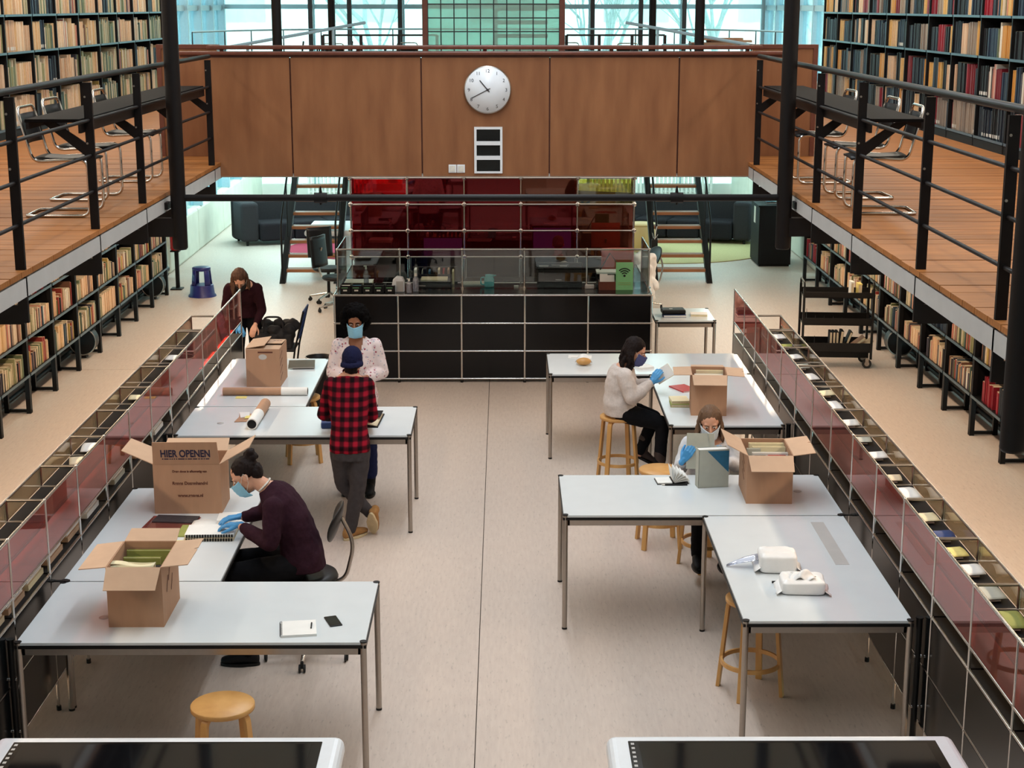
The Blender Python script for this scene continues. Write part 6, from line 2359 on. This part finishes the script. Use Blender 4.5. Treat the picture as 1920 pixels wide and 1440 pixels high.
hair_shell(b, H, [('e', (0, -.028, .040), (.083, .096, .084)), ('e', (0, -.075, -.02), (.062, .05, .06))] +
           [('e', (rr_.uniform(-.022, .022), -.118 + rr_.uniform(-.022, .022), .085 + rr_.uniform(-.026, .026)), (.024,) * 3) for _ in range(16)] +
           [('l', [(.03 * k, -.115, .0), (.035 * k, -.105, -.05)], [.012, .006]) for k in (-1, 0, 1)])
skinmesh(b, 'hair_bun', 'hair_dark', p, base, .007, 2, .005, 45)
face_bits(p, H, base, 'hair_dark')
face_mask(p, H, base, 'mask_blue')
b = MB()
hand_shape(b, (-1.80, 10.315, .948), (-.95, .25, -.12), (0, 0, 1), -1, (14, 22, 18), .98, .05)
skinmesh(b, 'glove', 'glove', p, base, .0045, 2)
b = MB()
hand_shape(b, (-1.82, 10.50, .948), (-.9, -.25, -.12), (0, 0, 1), 1, (14, 22, 18), .98, .05)
skinmesh(b, 'glove', 'glove', p, base, .0045, 2)
for h, k, a in lg:
    shoe(p, base, (a.x + .07, a.y, 0), (a.x - .19, a.y, 0), (0, 0, 1), 'black_matt', 'edge')

# --- 4. person in the oatmeal sweater on the stool
base = (1.10, 14.42, 0)
H = frame((.86, -.22, -.42), (.3, 0, 1), (1.205, 14.385, 1.275))
to = [(V(1.07, 14.42, .70), SY, SX, .175, .14), (V(1.065, 14.42, .78), SY, SX, .165, .13), (V(1.06, 14.42, .87), SY, SX, .14, .11), (V(1.07, 14.42, .97), SY, SX, .15, .115),
      (V(1.09, 14.42, 1.06), SY, (1, 0, -.2), .15, .10), (V(1.105, 14.42, 1.115), SY, (1, 0, -.3), .115, .075), (V(1.12, 14.42, 1.15), SY, (1, 0, -.3), .055, .05)]
ar = [(V(1.10, 14.255, 1.065), V(1.165, 14.20, .875), V(1.335, 14.29, .99)), (V(1.11, 14.585, 1.065), V(1.20, 14.60, .88), V(1.365, 14.46, .955))]
lg = [(V(1.10, 14.33, .70), V(1.455, 14.27, .615), V(1.43, 14.26, .14)), (V(1.10, 14.51, .70), V(1.40, 14.55, .60), V(1.27, 14.50, .26))]
p = build_person('person with long dark hair and an oatmeal sweater sitting on a birch stool', base, H, 'skin', 'hair_dark', to, ar, lg, (), (1.12, 14.42, 1.145))
b = MB()
loft(b, [(V(1.08, 14.42, .675), SY, SX, .185, .155)] + grow(to[1:6], .026))
for s_, e, w in ar:
    limb(b, [s_, (s_ + e) / 2, e, (e + w) / 2, e.lerp(w, .90)], [.076, .074, .070, .060, .046])
skinmesh(b, 'knitted_sweater', 'knit_white', p, base, .009, 3, .009, 11, .9, seed=6)
b = MB()
loft(b, grow(to[:1] + [(V(1.08, 14.42, .74), SY, SX, .17, .13)], .004))
for h, k, a in lg:
    limb(b, [h, (h + k) / 2, k, k.lerp(a, .4), k.lerp(a, .92)], [.098, .088, .068, .060, .054])
skinmesh(b, 'trousers', 'trouser_black', p, base, .009, 3, .004, 16)
b = MB()
hair_shell(b, H, [('e', (0, -.026, .040), (.083, .099, .085)), ('e', (0, -.07, -.01), (.072, .05, .07))])
locks(b, H, 22, -8, 188, .21, 3, (-.03, 0, 0), .015, .012)
skinmesh(b, 'hair', 'hair_dark', p, base, .006, 1, .004, 50, .5)
face_bits(p, H, base, 'hair_dark')
face_mask(p, H, base, 'mask_navy')
b = MB()
hand_shape(b, (1.352, 14.295, 1.005), (.55, .25, .75), (-.3, -.9, .2), 1, (20, 30, 25), .98)
skinmesh(b, 'glove', 'glove', p, base, .0045, 2)
b = MB()
hand_shape(b, (1.375, 14.45, .962), (.8, -.3, .35), (0, .2, -1), 1, (18, 22, 20), .98)
skinmesh(b, 'glove', 'glove', p, base, .0045, 2)
shoe(p, base, (1.40, 14.26, .012), (1.62, 14.22, .012), (0, 0, 1), 'boot', 'edge', boot=(1.435, 14.26, .33))
shoe(p, base, (1.235, 14.50, .225), (1.43, 14.52, .13), (.35, 0, .92), 'boot', 'edge', boot=(1.315, 14.52, .40))
t = thing('booklet', 'pale booklet held in the blue-gloved hands of the person on the stool', 'booklet', (1.43, 14.385, .985))
MB().obox((.035, .0, .07), (.17, .008, .125), (R(-25), R(-32), R(5))).build('cover', 'cream', t)
MB().obox((.033, -.006, .073), (.165, .005, .12), (R(-25), R(-32), R(5))).build('pages', 'paper', t)

# --- 5. person in pale grey holding up a folder, facing the camera
base = (1.60, 12.14, 0)
H = frame((-.06, -.92, -.36), (0, 0, 1), (1.590, 11.985, 1.225))
to = [(V(1.60, 12.17, .69), SX, SY, .17, .13), (V(1.60, 12.16, .76), SX, SY, .16, .12), (V(1.60, 12.12, .86), SX, (0, 1, .3), .14, .11), (V(1.60, 12.085, .95), SX, (0, 1, .5), .155, .11),
      (V(1.60, 12.055, 1.02), SX, (0, 1, .6), .155, .095), (V(1.60, 12.04, 1.075), SX, (0, 1, .6), .115, .07), (V(1.597, 12.025, 1.11), SX, (0, 1, .6), .055, .05)]
ar = [(V(1.445, 12.07, 1.025), V(1.37, 12.0, .855), V(1.372, 11.835, .945)), (V(1.755, 12.07, 1.025), V(1.815, 12.03, .86), V(1.70, 11.86, .95))]
lg = [(V(1.51, 12.12, .70), V(1.50, 11.78, .66), V(1.50, 11.85, .20)), (V(1.69, 12.12, .70), V(1.70, 11.78, .66), V(1.70, 11.84, .20))]
p = build_person('person with light brown hair in pale grey, holding a grey folder before the chest', base, H, 'skin', 'hair_light', to, ar, lg, (), (1.597, 12.03, 1.10))
b = MB()
loft(b, grow(to[:6], .020))
for s_, e, w in ar:
    limb(b, [s_, (s_ + e) / 2, e, (e + w) / 2, e.lerp(w, .85)], [.070, .064, .058, .050, .040])
skinmesh(b, 'fleece', 'knit_grey', p, base, .009, 3, .008, 13, 1, seed=9)
b = MB()
loft(b, grow(to[:2], .008))
for h, k, a in lg:
    limb(b, [h, (h + k) / 2, k, k.lerp(a, .4), a], [.092, .082, .066, .058, .048])
skinmesh(b, 'trousers', 'trouser_black', p, base, .009, 3, .004, 16)
b = MB()
hair_shell(b, H, [('e', (0, -.028, .042), (.081, .098, .083)), ('e', (0, -.07, -.01), (.072, .05, .07))])
locks(b, H, 22, -14, 194, .17, 5, (0, 0, 0), .014, .007)
skinmesh(b, 'hair', 'hair_light', p, base, .006, 1, .003, 50, .4)
face_bits(p, H, base, 'hair_light')
face_mask(p, H, base, 'mask_pale', high=-.016)
b = MB()
hand_shape(b, (1.368, 11.815, .965), (.55, .0, .85), (-.2, -.97, .1), -1, (18, 30, 25), .98, 0, (.5, .7, -.5))
skinmesh(b, 'glove', 'glove', p, base, .0045, 2)
b = MB()
hand_shape(b, (1.69, 11.845, .965), (-.55, -.05, 1), (.2, .9, .1), 1, (20, 40, 30), .98)
skinmesh(b, 'glove', 'glove', p, base, .0045, 2)
for h, k, a in lg:
    shoe(p, base, (a.x, a.y + .05, .235 - .12), (a.x, a.y - .18, .235 - .14), (0, -.08, 1), 'black_matt', 'edge')
t = thing('folder', 'grey board folder held open in front of the person in pale grey', 'folder', (1.50, 11.83, .90))
MB().obox((0, 0, .135), (.215, .004, .275), (R(-12), R(3), R(6))).build('front_board', 'grey_card', t)
MB().obox((.105, .045, .13), (.09, .004, .275), (R(-12), R(3), R(62))).build('back_board', 'grey_card', t)
MB().obox((.02, .012, .135), (.19, .006, .262), (R(-12), R(3), R(10))).build('papers', 'paper', t)

# --- 6. person bending over the bag at the far end of the vitrine
base = (-3.02, 18.40, 0)
H = frame((.04, -.66, -.75), (0, -.5, .9), (-3.03, 18.10, 1.315))
to = [(V(-3.02, 18.44, .82), SX, SY, .16, .12), (V(-3.02, 18.43, .90), SX, SY, .165, .12), (V(-3.02, 18.38, 1.0), SX, (0, 1, .4), .14, .105), (V(-3.02, 18.30, 1.10), SX, (0, 1, .8), .155, .11),
      (V(-3.02, 18.23, 1.19), SX, (0, 1, .9), .16, .095), (V(-3.02, 18.19, 1.24), SX, (0, 1, 1.0), .12, .07), (V(-3.022, 18.16, 1.265), SX, (0, 1, 1.2), .055, .05)]
ar = [(V(-3.18, 18.25, 1.18), V(-3.235, 18.22, .93), V(-3.06, 18.06, .80)), (V(-2.86, 18.25, 1.18), V(-2.81, 18.24, .93), V(-2.86, 18.06, .80))]
lg = [(V(-3.11, 18.44, .82), V(-3.12, 18.40, .45), V(-3.12, 18.46, .09)), (V(-2.93, 18.44, .82), V(-2.93, 18.40, .45), V(-2.92, 18.46, .09))]
hs = [((-2.865, 18.04, .79), (-.2, -.7, -.7), (.2, -.7, .6), -1, (25, 30, 25), .95)]
p = build_person('person with long wavy brown hair and dark claret top bending over a black bag', base, H, 'skin', 'hair_brown', to, ar, lg, hs, (-3.022, 18.17, 1.26))
b = MB()
loft(b, grow(to[:6], .016))
for s_, e, w in ar:
    limb(b, [s_, (s_ + e) / 2, e, (e + w) / 2, e.lerp(w, .92)], [.066, .060, .054, .046, .036])
skinmesh(b, 'claret_top', 'maroon_lt', p, base, .009, 3, .006, 13, 1, seed=12)
b = MB()
loft(b, grow(to[:2], .008))
for h, k, a in lg:
    limb(b, [h, (h + k) / 2, k, k.lerp(a, .4), a], [.092, .082, .066, .060, .05])
skinmesh(b, 'trousers', 'trouser_black', p, base, .009, 3)
b = MB()
hair_shell(b, H, [('e', (0, -.026, .040), (.082, .098, .085)), ('e', (0, -.07, -.01), (.072, .05, .07))])
locks(b, H, 16, 10, 190, .14, 7, (0, 0, 0), .015, .008)
locks(b, H, 9, -28, 30, .27, 8, (.05, -.02, 0), .017, .014)
skinmesh(b, 'hair', 'hair_brown', p, base, .006, 1, .004, 50, .4)
face_bits(p, H, base, 'hair_brown')
face_mask(p, H, base, 'mask_black')
b = MB()
hand_shape(b, (-3.05, 18.04, .79), (.35, -.6, -.6), (-.2, -.6, .6), 1, (25, 30, 25), .95)
skinmesh(b, 'glove', 'glove', p, base, .0045, 2)
for h, k, a in lg:
    shoe(p, base, (a.x, a.y + .06, 0), (a.x, a.y - .19, 0), (0, 0, 1), 'black_matt', 'edge')
b = MB()
for _ in range(26):
    b.ell((rr_.uniform(-.20, .20), rr_.uniform(-.12, .12), rr_.uniform(.07, .26)), (rr_.uniform(.05, .10), rr_.uniform(.05, .08), rr_.uniform(.05, .08)), 10, 8)
b.box(-.22, -.14, .0, .20, .14, .16)
t = thing('bag', 'black soft bag on the chair with the blue mesh back', 'bag', (-2.68, 18.33, .482))
o = skinmesh(b, 'bag_body', 'black_cloth', t, (0, 0, 0), .010, 3, .012, 14)
MB().tube(fillet([(-.12, -.13, .2), (-.10, -.16, .38), (.10, -.16, .38), (.12, -.13, .2)], .06, 4), .012, 8).build('strap', 'black_cloth', t)

# --- 7. grey-haired person seated behind the desk monitor
base = (.75, 20.12, 0)
H = frame((0, -.85, -.5), (0, -.4, .9), (.752, 19.98, 1.09))
to = [(V(.75, 20.16, .56), SX, SY, .17, .12), (V(.75, 20.15, .66), SX, SY, .15, .115), (V(.75, 20.12, .78), SX, SY, .16, .115), (V(.75, 20.09, .87), SX, SY, .16, .10), (V(.75, 20.07, .93), SX, SY, .12, .075), (V(.75, 20.05, .97), SX, SY, .055, .05)]
ar = [(V(.595, 20.09, .88), V(.54, 20.02, .72), V(.60, 19.80, .775)), (V(.905, 20.09, .88), V(.96, 20.02, .72), V(.90, 19.80, .775))]
lg = [(V(.66, 20.1, .56), V(.66, 19.72, .54), V(.66, 19.75, .10)), (V(.84, 20.1, .56), V(.84, 19.72, .54), V(.84, 19.75, .10))]
hs = [((.61, 19.78, .775), (.2, -1, 0), (0, 0, 1), 1, (15, 20, 15), .95), ((.89, 19.78, .775), (-.2, -1, 0), (0, 0, 1), -1, (15, 20, 15), .95)]
p = build_person('person with grey hair sitting behind the desk monitor, only the head showing', base, H, 'skin', 'hair_grey', to, ar, lg, hs, (.75, 20.055, .965))
b = MB()
loft(b, grow(to[:5], .014))
for s_, e, w in ar:
    limb(b, [s_, (s_ + e) / 2, e, (e + w) / 2, e.lerp(w, .9)], [.064, .058, .052, .044, .034])
skinmesh(b, 'dark_jumper', 'trouser_black', p, base, .010, 3, .005, 13)
b = MB()
loft(b, grow(to[:2], .008))
for h, k, a in lg:
    limb(b, [h, (h + k) / 2, k, k.lerp(a, .4), a], [.090, .080, .064, .058, .05])
skinmesh(b, 'trousers', 'denim', p, base, .010, 3)
b = MB()
hair_shell(b, H, [('e', (0, -.024, .042), (.083, .099, .084)), ('e', (0, -.07, -.02), (.065, .045, .06))])
skinmesh(b, 'hair', 'hair_grey', p, base, .008, 2, .006, 40)
face_bits(p, H, base, 'hair_grey')
for h, k, a in lg:
    shoe(p, base, (a.x, a.y + .06, 0), (a.x, a.y - .19, 0), (0, 0, 1), 'black_matt', 'edge')
office_chair('desk chair under the grey-haired person behind the monitor', .75, 20.22, R(-90), .46)

# pale coats thrown over the chair beyond the desk end
for x, y, z, nm, sd in ((1.86, 21.15, .48, 'over the chair back', 3), (1.80, 20.85, .38, 'lower and in front of the other coat', 5)):
    r_ = random.Random(sd)
    b = MB()
    for k in range(14):
        f = k / 13
        limb(b, [V(r_.uniform(-.10, .10), r_.uniform(-.06, .06), .62 - .1 * f), V(r_.uniform(-.16, .16), r_.uniform(-.12, .10), r_.uniform(.0, .3))], [.07, .05], 8)
    b.ell((0, 0, .58), (.15, .09, .08), 14, 10)
    t = thing('coat', 'pale grey coat beyond the desk end, %s' % nm, 'coat', (x, y, z))
    skinmesh(b, 'cloth', 'wipe', t, (0, 0, 0), .012, 3, .016, 10, 1, seed=sd)
